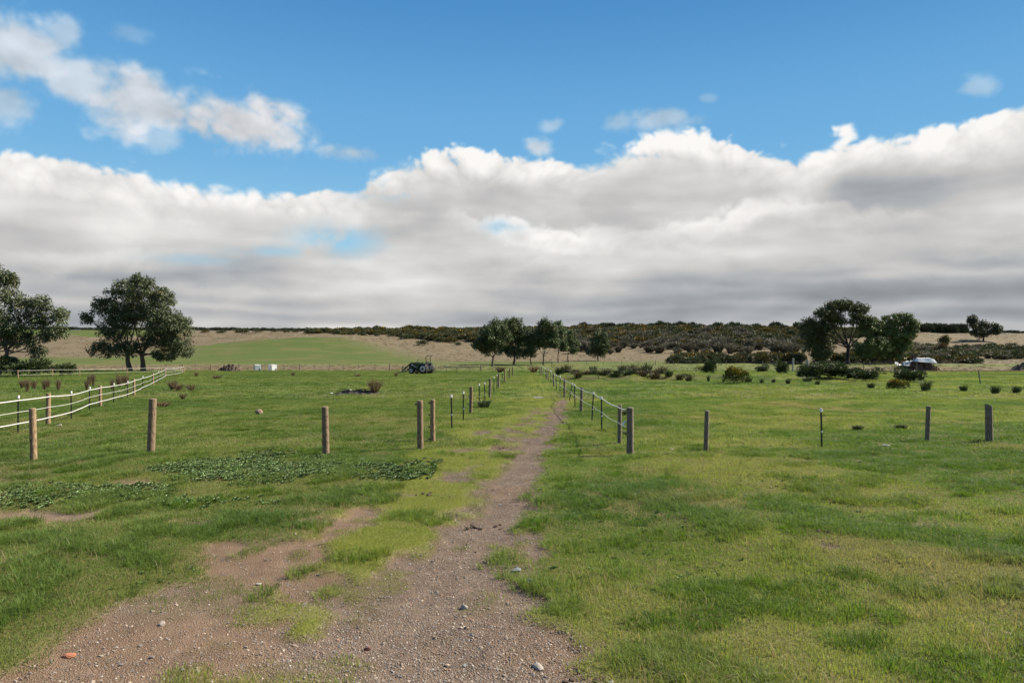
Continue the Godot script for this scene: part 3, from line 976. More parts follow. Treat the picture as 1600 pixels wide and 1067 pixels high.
		tape(f, wires[0], 0.003, 0.006, M.cord, "wire")
		tape(f, wires[1], 0.003, 0.006, M.cord, "wire")
	# stray posts in the far paddock
	wooden_post(self, 42.1, 104.9, 1.75, 0.16, M.wood_c, "weathered dark timber strainer post beside a round green bush", "")
	wooden_post(self, 49.7, 114.8, 2.0, 0.30, M.wood_pale, "stout bleached white timber stump post beside the long gorse hedge", "")
	wooden_post(self, 49.0, 119.0, 2.3, 0.16, M.wood_pale, "tall bleached gate post behind the stout white stump post", "")
	wooden_post(self, 40.3, 58.65, 1.25, 0.05, M.wood_c, "thin leaning dark post standing alone near the rush tufts", "").rotation.z = -0.13
	for p in [[8.72, 68.68, 0.95], [14.12, 71.0, 1.0], [17.35, 64.94, 1.0]]:
		steel_picket(self, p[0], p[1], p[2], "black steel picket with white cap standing by the rushy bank", "pickets by the rushy bank")
	for p in [[51.75, 100.4, 1.7], [54.98, 92.7, 1.6], [26.2, 133.0, 1.6]]:
		wooden_post(self, p[0], p[1], p[2], 0.06, M.wood_c, "thin dark post rising behind bushes in the far paddock", "thin posts in the far paddock")

# ------------------------------------------------------------------ tractor, tanks, heaps
func wheel(parent: Node, p: Vector3, rad: float, w: float) -> void:
	var mb := MB.new()
	tube(mb, [Vector3(-w * 0.5, 0, 0), Vector3(-w * 0.48, 0, 0), Vector3(-w * 0.2, 0, 0), Vector3(w * 0.2, 0, 0), Vector3(w * 0.48, 0, 0), Vector3(w * 0.5, 0, 0)], [rad * 0.6, rad * 0.9, rad * 0.98, rad * 0.98, rad * 0.9, rad * 0.6], 24)
	for i in 22:      # lugs
		var a := TAU * i / 22.0
		box(mb, Transform3D(Basis(Vector3.RIGHT, a) * Basis(Vector3.UP, 0.0), Vector3((0.22 if i % 2 else -0.22) * w, cos(a) * rad * 0.985, sin(a) * rad * 0.985)), Vector3(w * 0.5, rad * 0.06, rad * 0.10))
	var t := obj("wheel", MeshInstance3D.new().mesh if false else mb.mesh(), M.tyre, parent)
	t.position = p
	var rm := MB.new()
	tube(rm, [Vector3(-w * 0.53, 0, 0), Vector3(-w * 0.51, 0, 0), Vector3(w * 0.51, 0, 0), Vector3(w * 0.53, 0, 0)], [rad * 0.5, rad * 0.62, rad * 0.62, rad * 0.5], 20)
	obj("rim", rm.mesh(), M.rim, t)
	var hb := MB.new()
	tube(hb, [Vector3(-w * 0.57, 0, 0), Vector3(w * 0.57, 0, 0)], [rad * 0.28, rad * 0.28], 12)
	obj("hub", hb.mesh(), M.black, t)

func make_tractor() -> void:
	# own axes: -z forward, x to its right
	var t := thing("tractor", "dark green tractor with folded roll bar and front pallet forks", "tractor", at(-13.0, 99.5), 1.12)
	t.scale = Vector3.ONE * 1.12
	for s in [-1, 1]:
		wheel(t, Vector3(0.72 * s, 0.68, 0.55), 0.68, 0.40)
		wheel(t, Vector3(0.62 * s, 0.42, -1.35), 0.42, 0.26)
	var b := MB.new()
	var hood := [Vector2(-1.95, 0.72), Vector2(-1.98, 1.15), Vector2(-1.8, 1.30), Vector2(-1.0, 1.42), Vector2(-0.35, 1.45), Vector2(-0.3, 0.72)]
	for s in [-1, 1]:
		for k in range(1, hood.size() - 1):
			var a := Vector3(0.3 * s, hood[0].y, hood[0].x)
			var p := Vector3(0.3 * s, hood[k].y, hood[k].x)
			var q := Vector3(0.3 * s, hood[k + 1].y, hood[k + 1].x)
			if s > 0: b.tri(a, q, p, WHITE)
			else: b.tri(a, p, q, WHITE)
	for k in hood.size():
		var p: Vector2 = hood[k]
		var q: Vector2 = hood[(k + 1) % hood.size()]
		b.quad(Vector3(-0.3, p.y, p.x), Vector3(0.3, p.y, p.x), Vector3(0.3, q.y, q.x), Vector3(-0.3, q.y, q.x), WHITE)
	obj("hood", b.mesh(), M.green_paint, t)
	b = MB.new()
	box(b, Transform3D(Basis(), Vector3(0, 0.68, -0.4)), Vector3(0.42, 0.36, 2.4))
	box(b, Transform3D(Basis(), Vector3(0, 0.7, 0.55)), Vector3(1.1, 0.3, 0.36))
	box(b, Transform3D(Basis(), Vector3(0, 0.42, -1.35)), Vector3(1.1, 0.16, 0.2))
	obj("chassis", b.mesh(), M.black, t)
	for s in [-1, 1]:
		b = MB.new()
		for k in 6:
			var a0 := lerpf(-0.3, 2.2, k / 6.0)
			var a1 := lerpf(-0.3, 2.2, (k + 1) / 6.0)
			bar(b, Vector3(0.66 * s, 0.68 + 0.76 * sin(a0), 0.55 - 0.76 * cos(a0)), Vector3(0.66 * s, 0.68 + 0.76 * sin(a1), 0.55 - 0.76 * cos(a1)), 0.42, 0.03)
		obj("fender", b.mesh(), M.green_paint, t)
		b = MB.new()
		tube(b, [Vector3(0.52 * s, 1.0, 0.75), Vector3(0.52 * s, 1.75, 0.82), Vector3(0.52 * s, 2.2, 0.78), Vector3(0.50 * s, 2.36, 0.98), Vector3(0.4 * s, 2.42, 1.25)], [0.045, 0.045, 0.045, 0.045, 0.04], 8)
		obj("roll_bar", b.mesh(), M.black, t)
		b = MB.new()
		bar(b, Vector3(0.5 * s, 1.35, -0.35), Vector3(0.5 * s, 1.42, -1.5), 0.09, 0.16)
		bar(b, Vector3(0.5 * s, 1.42, -1.5), Vector3(0.5 * s, 0.42, -2.75), 0.09, 0.16)
		bar(b, Vector3(0.5 * s, 0.7, -0.6), Vector3(0.5 * s, 1.4, -0.4), 0.09, 0.14)
		obj("loader_arm", b.mesh(), M.green_paint, t)
		b = MB.new()
		tube(b, [Vector3(0.5 * s, 0.85, -0.62), Vector3(0.5 * s, 1.2, -1.45)], [0.04, 0.04], 8)
		obj("ram", b.mesh(), M.rim, t)
		b = MB.new()
		bar(b, Vector3(0.36 * s, 0.18, -2.9), Vector3(0.36 * s, 0.14, -4.0), 0.1, 0.05)
		bar(b, Vector3(0.36 * s, 0.15, -2.95), Vector3(0.36 * s, 0.95, -2.95), 0.1, 0.05)
		obj("fork_tine", b.mesh(), M.black, t)
	b = MB.new()
	bar(b, Vector3(-0.62, 0.3, -2.87), Vector3(0.62, 0.3, -2.87), 0.06, 0.09)
	bar(b, Vector3(-0.62, 0.82, -2.87), Vector3(0.62, 0.82, -2.87), 0.06, 0.09)
	for s in [-1, 1]: bar(b, Vector3(0.6 * s, 0.2, -2.87), Vector3(0.6 * s, 1.0, -2.87), 0.06, 0.06)
	obj("fork_frame", b.mesh(), M.green_paint, t)
	b = MB.new()
	box(b, Transform3D(Basis(), Vector3(0, 1.12, 0.45)), Vector3(0.48, 0.12, 0.46))
	box(b, Transform3D(Basis(Vector3.RIGHT, 0.2), Vector3(0, 1.38, 0.68)), Vector3(0.46, 0.46, 0.1))
	obj("seat", b.mesh(), M.black, t)
	b = MB.new()
	var loop := []
	var lr := []
	for k in 15:
		loop.append(Vector3(cos(TAU * k / 14.0) * 0.2, 1.5 + sin(TAU * k / 14.0) * 0.08, -0.1 + sin(TAU * k / 14.0) * 0.18))
		lr.append(0.018)
	tube(b, loop, lr, 5, WHITE, false)
	bar(b, Vector3(0, 1.5, -0.1), Vector3(0, 1.3, -0.3), 0.04, 0.04)
	obj("steering_wheel", b.mesh(), M.black, t)
	b = MB.new()
	tube(b, [Vector3(0.2, 1.3, -0.9), Vector3(0.2, 1.95, -0.9)], [0.04, 0.035], 8)
	obj("exhaust", b.mesh(), M.black, t)

func make_tank(x: float, d: float, turn: float, label: String) -> void:
	var t := thing("water_tank", label, "tank", at(x, d), turn, "caged plastic tanks by the stock fence")
	var b := MB.new()
	box(b, Transform3D(Basis(), Vector3(0, 0.63, 0)), Vector3(0.96, 0.92, 1.1))
	box(b, Transform3D(Basis(), Vector3(0, 0.63, 0)), Vector3(1.03, 0.8, 1.0))
	box(b, Transform3D(Basis(), Vector3(0, 0.625, 0)), Vector3(0.9, 1.0, 1.03))
	obj("bottle", b.mesh(), M.tank, t)
	b = MB.new()
	for k in 6:
		for s in [-1, 1]:
			bar(b, Vector3(-0.5 + 0.2 * k, 0.14, 0.58 * s), Vector3(-0.5 + 0.2 * k, 1.12, 0.58 * s), 0.02, 0.02)
			bar(b, Vector3(0.54 * s, 0.14, -0.55 + 0.22 * k), Vector3(0.54 * s, 1.12, -0.55 + 0.22 * k), 0.02, 0.02)
	for y in [0.3, 0.6, 0.9, 1.12]:
		for s in [-1, 1]:
			bar(b, Vector3(-0.54, y, 0.585 * s), Vector3(0.54, y, 0.585 * s), 0.02, 0.02)
			bar(b, Vector3(0.545 * s, y, -0.58), Vector3(0.545 * s, y, 0.58), 0.02, 0.02)
	obj("cage", b.mesh(), M.galv, t)
	b = MB.new()
	box(b, Transform3D(Basis(), Vector3(0, 0.06, 0)), Vector3(1.1, 0.12, 1.16))
	obj("pallet", b.mesh(), M.galv, t)
	b = MB.new()
	tube(b, [Vector3(0, 1.12, 0), Vector3(0, 1.17, 0)], [0.12, 0.11], 12)
	obj("lid", b.mesh(), M.white, t)
	b = MB.new()
	tube(b, [Vector3(0.3, 0.26, 0.5), Vector3(0.3, 0.26, 0.66)], [0.05, 0.05], 8)
	box(b, Transform3D(Basis(), Vector3(0.3, 0.27, 0.6)), Vector3(0.26, 0.22, 0.06))
	obj("valve", b.mesh(), M.black, t)

func heap_mesh(w: float, dp: float, h: float, col: Color, sd: int, lump := 0.3) -> ArrayMesh:
	var f := FastNoiseLite.new()
	f.seed = sd
	f.frequency = 1.1
	var mb := MB.new()
	var N := 26
	var p := []
	for j in N + 1:
		var row := []
		for i in N + 1:
			var u := i * 2.0 / N - 1.0
			var v := j * 2.0 / N - 1.0
			var q := u * u + v * v
			var y := h * maxf(0.0, 1.0 - q) * (0.8 + lump * 2.0 * f.get_noise_2d(u * w, v * dp)) + 0.10 * h * f.get_noise_2d(u * w * 4.0, v * dp * 4.0) * (1.0 if q < 1.0 else 0.0) - 0.05
			row.append(Vector3(u * w * 0.5, y, v * dp * 0.5))
		p.append(row)
	for j in N:
		for i in N:
			mb.quad(p[j][i], p[j][i + 1], p[j + 1][i + 1], p[j + 1][i], col * r(0.7, 1.35))
	return mb.mesh()

func make_heaps() -> void:
	# burnt patch with dead weeds
	var t := thing("ash_heap", "low black burnt heap with dead brown weeds at one end", "heap", at(-9.6, 42.3))
	obj("ash", heap_mesh(3.6, 2.2, 0.34, Color(0.045, 0.036, 0.03), 4, 0.3), M.vert, t).position = Vector3(0, 0.0, 0)
	var w := obj("dead_weeds", twig_mesh(130, Color(0.12, 0.075, 0.05), 1.0, 0.6, 0.02), M.leaf, t)
	w.position = Vector3(1.05, 0.12, -0.1)
	var mb := MB.new()
	for i in 34: bar(mb, Vector3(r(-1.3, 1.0), r(0.05, 0.3), r(-0.5, 0.5)), Vector3(r(-1.3, 1.0), r(0.05, 0.42), r(-0.5, 0.5)), 0.035, 0.035)
	obj("charred_sticks", mb.mesh(), M.black, t)
	for p in [[-0.35, 0.32], [-1.5, 0.12]]:
		var s := obj("white_scrap", stone_mesh(0.5, 9), M.white, t)
		s.position = Vector3(p[0], p[1], 0.3)
		s.scale = Vector3(0.2, 0.12, 0.14)
	tag(obj("soil_heap", heap_mesh(4.6, 2.6, 1.15, Color(0.075, 0.052, 0.04), 8, 0.45), M.vert), "brown heap of soil and roots beside the stock fence", "heap")
	get_node("soil_heap").position = at(-50.3, 121.5)
	# scrap heap with a white shell on top
	t = thing("scrap_heap", "heap of rusty scrap, grey sheet and a white shell on top", "heap", at(72.6, 122.0))
	obj("rusty_scrap", heap_mesh(7.8, 3.2, 2.0, Color(0.075, 0.048, 0.032), 12, 0.9), M.vert, t).position = Vector3(0.2, -0.1, 0)
	for k in 12:
		mb = MB.new()
		var x := r(-2.2, 3.4)
		bar(mb, Vector3(x, 0.1, 1.2), Vector3(x + r(-1.2, 1.2), r(0.4, 1.0), r(0.6, 1.1)), r(0.1, 0.2), 0.06)
		obj("rusty_beam", mb.mesh(), M.rust, t)
	mb = MB.new()
	var rows := []
	for j in 7:
		var row := []
		for i in 11:
			var u := i / 5.0 - 1.0
			var v := j / 3.0 - 1.0
			var e := maxf(0.0, 1.0 - pow(absf(u), 4.0)) * maxf(0.0, 1.0 - pow(absf(v), 4.0))
			row.append(Vector3(u * 1.9 * (1.0 - 0.05 * (1.0 - e)), 1.45 + (0.8 + 0.06 * sin(u * 5.0)) * pow(e, 0.3) - 0.12 * u, v * 0.95))
		rows.append(row)
	for j in 6:
		for i in 10: mb.quad(rows[j][i], rows[j][i + 1], rows[j + 1][i + 1], rows[j + 1][i], WHITE)
	obj("white_shell", mb.mesh(), M.white, t).position = Vector3(0.9, 0.12, 0.35)
	for k in 3:
		mb = MB.new()
		rows = []
		for j in 7:
			var row := []
			for i in 7: row.append(Vector3(i * 0.42 - 1.3, 0.35 * sin(i * 1.3 + k) * 0.4 + 0.12 * cos(j * 2.0 + k), j * 0.25 - 0.7))
			rows.append(row)
		for j in 6:
			for i in 6: mb.quad(rows[j][i], rows[j][i + 1], rows[j + 1][i + 1], rows[j + 1][i], WHITE)
		var s := obj("grey_sheet", mb.mesh(), M.sheet, t)
		s.position = Vector3(-3.4 + 0.35 * k, 0.75 + 0.3 * k, 0.9)
		s.rotation = Vector3(0.5 - 0.3 * k, 0.3 * k, -0.5 + 0.45 * k)
	tag(obj("earth_bank", heap_mesh(9.0, 5.0, 1.9, Color(0.06, 0.045, 0.035), 21), M.vert), "dark earth heap in the dry grass past the scrap heap", "heap")
	get_node("earth_bank").position = at(99.5, 130.0)

func make_stones() -> void:
	var big := obj("boulder", stone_mesh(0.75, 31, 0.3), M.stone_tan)
	big.transform = Transform3D(Basis(Vector3.UP, 0.4) * Basis.from_scale(Vector3(0.38, 0.34, 0.32)), at(-10.13, 27.4) + Vector3(0, 0.06, 0))
	tag(big, "tan and grey boulder lying alone on the open paddock grass", "boulder")
	var list := [[0.18, 6.95, 0.16, 0.06, "grey", "flat bluish slate slab at the grassy edge of the gravel"], [0.06, 7.35, 0.15, 0.08, "grey", "narrow bluish slate piece just beyond the flat slate slab"], [-0.43, 6.22, 0.09, 0.10, "pale", "small pale grey stone alone in the wheel rut"], [0.19, 5.04, 0.13, 0.07, "pale", "flat buff stone half sunk in the gravel edge"], [-1.14, 5.38, 0.06, 0.1, "red", "small dark red stone in the middle of the gravel"], [-3.38, 5.22, 0.12, 0.05, "orange", "orange broken brick piece on bare dirt"], [-2.57, 6.94, 0.08, 0.05, "white", "thin white stone chip on the bare dirt"], [-3.0, 5.85, 0.08, 0.1, "pale", "grey-brown stone on the dirt by small grass sprigs"], [3.93, 16.76, 0.18, 0.05, "pale", "pale flat stone in grass by the slim grey post"], [9.66, 17.62, 0.26, 0.05, "white", "pale flat concrete piece in the grass by the dark posts"], [-15.0, 22.6, 0.3, 0.16, "pale", "pale stone at the foot of the white tape fence"]]
	for k in list.size():
		var p: Array = list[k]
		var o := obj("stone", stone_mesh(1.0, 40 + k, 0.28), M["stone_" + p[4]])
		o.transform = Transform3D(Basis(Vector3.UP, r(0, TAU)) * Basis.from_scale(Vector3(p[2], float(p[2]) * (0.3 if p[3] < 0.09 else 0.6), float(p[2]) * 0.65)), at(p[0], p[1]) + Vector3(0, 0.012, 0))
		tag(o, p[5], "stone", "stones lying about the track and paddock")
	var pd := MB.new()
	for k in 20:
		var a0 := TAU * k / 20.0
		var a1 := TAU * (k + 1) / 20.0
		pd.tri(Vector3.ZERO, Vector3(cos(a0) * (0.3 + 0.07 * sin(3.0 * a0)), 0, sin(a0) * 0.4), Vector3(cos(a1) * (0.3 + 0.07 * sin(3.0 * a1)), 0, sin(a1) * 0.4), WHITE)
	var pud := obj("puddle", pd.mesh(), M.puddle)
	pud.position = at(1.5, 38.6) + Vector3(0, 0.03, 0)
	tag(pud, "small shiny puddle on the mossy lane", "puddle", "", "structure")
	# dung clods
	for p in [[-0.35, 9.35, 0.26, "clods of dark dung across the gravel below the mossy strip"], [-1.55, 11.4, 0.22, "brown dung clods in the yellow moss beside the track"], [-0.28, 17.4, 0.3, "dark dung clods on the moss between the wheel ruts"], [4.04, 8.62, 0.22, "brown dung clods on thin grass of the open paddock"], [0.44, 4.72, 0.22, "dark brown clod pile at the gravel and grass edge"]]:
		var t := thing("dung_pile", p[3], "dung", at(p[0], p[1]))
		for i in 9:
			var c := obj("clod", stone_mesh(0.8, 60 + i, 0.3), M.dung, t)
			var s := r(0.035, 0.075)
			c.transform = Transform3D(Basis(Vector3.UP, r(0, TAU)) * Basis.from_scale(Vector3(s, s * 0.7, s)), Vector3(r(-1, 1) * float(p[2]), s * 0.2, r(-0.5, 0.5) * float(p[2])))

# ------------------------------------------------------------------ trees of this place
func lob(list: Array, u0: float, v0: float, m: float) -> Array:   # outline sketched in hundredths of a frame, turned to metres from the foot
	var a := []
	for q in list:
		a.append([(float(q[0]) - u0) * m, (v0 - float(q[1])) * m, r(-0.6, 0.6) * float(q[2]) * m, float(q[2]) * m, float(q[3] if q.size() > 3 else q[2]) * m, 1.0])
	return a

func make_trees() -> void:
	var gum := Color(0.066, 0.086, 0.04)
	# the big gum in the roped yard
	tree("gum_tree", "big dense gum tree with two trunks behind the white yard fence", -67.0, 122.0, [[-1.2, 0.3, -1.6, 3.6, 0.2], [0.9, -0.2, 0.7, 3.2, 0.0]],
		lob([[160, 478, 20, 17], [192, 458, 26, 22], [226, 452, 22, 22], [250, 470, 22, 24], [216, 492, 36, 28], [262, 505, 26, 26], [278, 515, 22, 22], [286, 542, 17, 16], [245, 535, 32, 20], [180, 515, 24, 22], [168, 545, 20, 13], [205, 545, 20, 13], [138, 497, 9, 9], [262, 555, 20, 8], [190, 490, 22, 20]], 216, 580, 0.1143), 0.42, 0.42, gum, 0.8, 1.1, M.bark)
	# the sparse one at the edge
	var t := tree("gum_tree", "open straggly gum tree with gaps showing the sky", -65.5, 86.0, [[0, 0, 0.3, 4.0, 0], [1.2, 0.6, 2.2, 3.6, 0.3]],
		lob([[4, 440, 16], [-18, 432, 20], [-40, 460, 26], [20, 470, 15], [45, 480, 14], [66, 476, 13], [88, 495, 13], [58, 505, 15], [25, 505, 18], [98, 518, 9], [76, 522, 11], [-20, 500, 24], [-50, 520, 22], [10, 530, 16], [40, 530, 12], [60, 548, 8]], -12, 588, 0.0806), 0.26, 0.36, gum, 0.9, 1.6, M.bark, "", 0.8)
	for p in [[-63.0, 84.0, 3.6, 3.3], [-59.6, 84.5, 3.8, 2.9], [-56.6, 86.0, 2.6, 2.2]]:
		plant("leafy_shrub", "dark leafy shrub under the straggly gum tree", "shrub", gorse_mesh(2600, 0.0, 1.2, gum), M.leaf, p[0], p[1], p[2], p[3], "shrubs under the straggly gum")
	# mid group by the lane's end
	var list := [[-4.6, 161.0, 770, 573, [[755, 535, 14], [768, 520, 16], [780, 508, 13, 9], [785, 530, 16], [765, 545, 14, 10], [747, 538, 8]], "broad dark tree at the end of the lane, dividing low", 0.26],
		[0.5, 178.0, 803, 569, [[795, 510, 13], [806, 506, 12, 10], [800, 530, 22, 20], [817, 525, 14, 16], [790, 545, 14], [808, 550, 16, 10]], "tallest dark round tree among the trees at the lane's end", 0.3],
		[5.0, 176.0, 828, 570, [[824, 525, 9], [827, 540, 11, 12], [825, 552, 10, 8]], "narrow dark tree pressed against the tallest round tree", 0.18],
		[8.0, 174.0, 849, 571, [[842, 525, 12], [852, 512, 13, 12], [862, 522, 10, 12], [850, 532, 14], [838, 535, 9], [866, 535, 8, 10]], "airy gum with thin pale trunk and drooping crown", 0.2],
		[13.0, 192.0, 873, 567, [[873, 512, 8, 10], [877, 523, 8, 12], [871, 535, 8, 10], [882, 538, 7, 8]], "upright narrow gum with forked pale trunk", 0.17],
		[16.3, 198.0, 890, 565, [[892, 524, 9, 9], [898, 534, 9], [888, 538, 10, 9], [901, 545, 5]], "small pale-leaved gum with a bare lower stem", 0.15],
		[26.5, 210.0, 932, 564, [[935, 524, 9, 8], [930, 535, 12, 11], [940, 538, 10, 10], [928, 549, 12, 8], [940, 550, 10, 7]], "small dense tree standing apart on the dry grass", 0.18]]
	for q in list:
		tree("gum_tree", q[5], q[0], q[1], [[0, 0, r(-0.3, 0.3), 2.4, 0]], lob(q[4], q[2], q[3], float(q[1]) / 1067.0), q[6], 0.5, Color(0.058, 0.084, 0.03) * (1.25 if q[0] > 12 and q[0] < 20 else 1.0), 0.7, 0.9, M.bark, "trees at the end of the lane")
	# the old spreading tree by the scrap
	var s := 0.1706
	tree("spreading_tree", "wide spreading dark-trunked tree with domed crown near the scrap heap", 89.4, 182.0, [[0, 0, 0.4, 5.0, 0]],
		lob([[1268, 508, 15, 11], [1290, 492, 17, 11], [1305, 480, 15, 8], [1325, 477, 17, 9], [1345, 484, 16, 11], [1340, 500, 16, 12], [1310, 500, 20, 12], [1285, 512, 18, 10], [1262, 522, 12, 8], [1355, 505, 12, 12]], 1324, 568.6, s), 0.5, 0.5, Color(0.06, 0.078, 0.03), 0.3, 1.2, M.bark_dark)
	tree("willow_tree", "lighter green drooping tree beside the wide spreading tree", 100.0, 180.0, [[0, 0, -1.0, 3.0, 0], [2.0, 0.5, 3.0, 4.0, 0.5]],
		lob([[1358, 512, 22, 18], [1392, 502, 17, 14], [1411, 497, 12, 10], [1424, 505, 9, 8], [1383, 525, 24, 18], [1405, 532, 16, 18], [1358, 540, 22, 18], [1392, 548, 22, 14], [1418, 518, 11, 14], [1340, 548, 16, 12]], 1386, 568, 0.1687), 0.3, 0.5, Color(0.09, 0.125, 0.032), 1.2, 1.2, M.bark)
	tree("shade_tree", "small dense round tree under the spreading tree's side", 83.0, 184.0, [[0, 0, 0, 2.0, 0]],
		lob([[1286, 528, 16, 13], [1297, 540, 14, 14], [1278, 542, 13, 12], [1288, 553, 16, 9]], 1287, 568, 0.1724), 0.25, 0.45, Color(0.066, 0.084, 0.026), 0.5, 1.2, M.bark_dark)
	tree("dark_tree", "dark broad tree on the straw coloured hillside", 235.0, 340.0, [[0, 0, 0, 2.5, 0]],
		lob([[1515, 518, 8, 9], [1535, 527, 13, 9], [1548, 530, 9, 8], [1525, 535, 12, 8]], 1533, 548, 0.319), 0.4, 0.8, Color(0.05, 0.062, 0.035), 0.2, 0.7, M.bark_dark, "", 1.1)
	for q in [[1476, 548, 10, 11, 300.0, Color(0.10, 0.09, 0.02), "small yellowing round tree below the straw hillside"], [1470, 556, 8, 6, 250.0, Color(0.13, 0.075, 0.03), "low russet bush tree beside the yellowing tree"]]:
		var dd: float = q[4]
		tree("small_tree", q[6], (float(q[0]) - 800.0) / 1067.0 * dd, dd, [[0, 0, 0, 0.8, 0]], [[0, 2.2, 0, q[2] * 0.24, q[3] * 0.22, 1.0], [0.5, 3.2, 0.3, q[2] * 0.16, q[3] * 0.16, 1.0]], 0.12, 0.5, q[5], 0.3, 0.9, M.bark)

func scatter(called: String, label: String, category: String, kinds: Array, mt: Material, n: int, where: Callable) -> void:
	var xf := []
	var cs := []
	for k in kinds: xf.append([]); cs.append([])
	for i in n:
		var q = where.call()
		if q == null: continue
		var k := rng.randi() % kinds.size()
		var p := Vector3(q[0], land(q[0], q[1]) - 0.15, -q[1])
		xf[k].append(Transform3D(Basis(Vector3.UP, r(0, TAU)) * Basis.from_scale(Vector3(q[2], q[3], q[2])), p))
		cs[k].append(q[4])
	var g := Node3D.new()
	g.name = numbered(called)
	add_child(g)
	tag(g, label, category, "", "stuff")
	for k in kinds.size():
		if xf[k].size(): tag(multi("bushes", kinds[k], mt, xf[k], cs[k], g), "", "", "", "stuff")

func make_scrub() -> void:
	var gorse := [gorse_mesh(700, 0.03, 1.7, Color(0.062, 0.068, 0.03)), gorse_mesh(700, 0.15, 1.7, Color(0.07, 0.066, 0.026)), gorse_mesh(650, 0.0, 1.7, Color(0.055, 0.068, 0.032))]
	var bare_bush := [twig_mesh(170, Color(0.105, 0.10, 0.075), 0.9, 0.5, 0.03), twig_mesh(170, Color(0.09, 0.088, 0.065), 0.8, 0.55, 0.03)]
	scatter("gorse_thicket", "dark gorse thicket with dull yellow flower covering the far ridge", "gorse", gorse, M.leaf, 11000, func():
		var d := r(285, 490)
		var u := r(-0.30, 0.62)
		var x := u * d
		var n := fb.get_noise_2d(x * 0.9 + 40.0, d * 0.9)
		var lower := lerpf(350, 312, ss(-0.2, 0.1, u)) - 20.0 * ss(0.25, 0.4, u)
		if u < -0.12: lower = lerpf(440, 352, ss(-0.30, -0.12, u))
		if u > 0.42: lower = lerpf(305, 500, ss(0.45, 0.6, u))
		if d < lower + n * 55.0: return null
		if fb.get_noise_2d(x * 2.5, d * 2.5 + 90.0) > 0.36: return null
		var s := r(1.6, 3.2) + 3.0 * pow(rng.randf(), 3.0) + 2.0 * clampf(fb.get_noise_2d(x * 1.5 + 7.0, d * 1.5), 0.0, 1.0)
		return [x, d, s, s * r(0.55, 0.95), WHITE * r(0.7, 1.3)])
	scatter("grey_scrub", "bare grey hawthorn scrub in front of the gorse ridge", "scrub", bare_bush, M.leaf, 900, func():
		var d := r(255, 380)
		var u := r(0.02, 0.45)
		if fb.get_noise_2d(u * d * 0.8 - 300.0, d * 1.6) < 0.13: return null
		var s := r(2.5, 6.5)
		return [u * d, d, s, s * r(0.7, 1.1), WHITE * r(0.7, 1.3)])
	scatter("valley_hedge", "dense dark hedge of gorse and bramble across the valley floor", "hedge", gorse, M.leaf, 520, func():
		var u := r(0.235, 0.68)
		var d := 186.0 + r(0, 26) + 10.0 * fb.get_noise_2d(u * 900.0, 5.0)
		if u > 0.42 and u < 0.45: return null
		var s := r(2.4, 4.6)
		return [u * d, d, s, s * r(0.6, 0.95) * (1.0 - 0.3 * ss(0.5, 0.6, u)), WHITE * r(0.6, 1.2)])
	scatter("slope_scrub", "low mixed scrub below the straw coloured hillside", "scrub", [gorse[0], gorse[2], bare_bush[0]], M.leaf, 420, func():
		var u := r(0.50, 0.80)
		var d := r(215, 290)
		if fb.get_noise_2d(u * d * 1.2 + 30.0, d * 1.4) < -0.05: return null
		var s := r(2.4, 4.8)
		return [u * d, d, s, s * r(0.6, 0.9), WHITE * r(0.8, 1.5)])
	var crest := gorse_mesh(900, 0.0, 1.6, Color(0.042, 0.055, 0.034))
	scatter("ridge_trees", "far line of dark trees along the ridge skyline", "treeline", [crest], M.leaf, 420, func():
		var u := r(0.10, 0.46)
		var d := r(560, 640)
		if fb.get_noise_2d(u * 3000.0, 3.0) < -0.15: return null
		var s := r(5, 11)
		return [u * d, d, s, s * r(0.6, 1.15) + 1.0, WHITE * r(0.8, 1.3)])
	scatter("pine_plantation", "dark pine plantation on the skyline above the straw hillside", "treeline", [crest], M.leaf, 160, func():
		var d := r(600, 640)
		return [r(0.602, 0.664) * d, d, r(6, 9), r(12, 15), WHITE * r(0.7, 1.0)])
	scatter("distant_forest", "low blue-green forest on the distant horizon", "forest", [crest], M.leaf, 900, func():
		var d := r(1380, 1500)
		return [r(-0.85, 0.85) * d, d, r(10, 20), r(5, 10), WHITE * r(0.8, 1.2)])
	# bushes one can pick out on the far crest
	var g := "bushes dotted along the hill crest"
	for q in [[320, 5.0, 2.5], [345, 6.0, 2.8], [372, 6.0, 4.0], [384, 5.0, 5.2], [402, 6.0, 3.0], [430, 4.0, 3.0], [445, 5.0, 3.2], [462, 5.0, 4.0], [478, 3.0, 2.2], [532, 8.0, 5.0], [545, 8.0, 4.2], [560, 7.0, 3.5], [605, 8.0, 4.5], [622, 9.0, 5.0], [636, 8.0, 6.5], [648, 7.0, 5.5]]:
		var d := 452.0 + r(-8, 8)
		plant("crest_bush", ("tall" if q[2] > 3.9 else "low") + " dark bush on the straw hill crest " + ("above the green hill" if q[0] < 500 else "where the gorse ridge begins"), "bush", gorse[rng.randi() % 3], M.leaf, (float(q[0]) - 800.0) / 1067.0 * d, d, q[1], q[2], g)
	for q in [[660, 535, 5.0, 3.0, 295.0], [634, 540, 5.0, 3.0, 330.0], [612, 530, 4.0, 2.6, 345.0], [590, 525, 3.0, 2.2, 350.0], [566, 524, 4.0, 2.6, 352.0], [690, 532, 5.5, 3.5, 320.0]]:
		var d: float = q[4]
		plant("slope_bush", "dark round gorse bush dotted on the straw slope", "bush", gorse[2], M.leaf, (float(q[0]) - 800.0) / 1067.0 * d, d, q[2], q[3], "gorse bushes on the straw slope")
	# dry tussocks on the straw slopes and along the valley floor
	var dry := rush_mesh(46, Color(1, 1, 1))
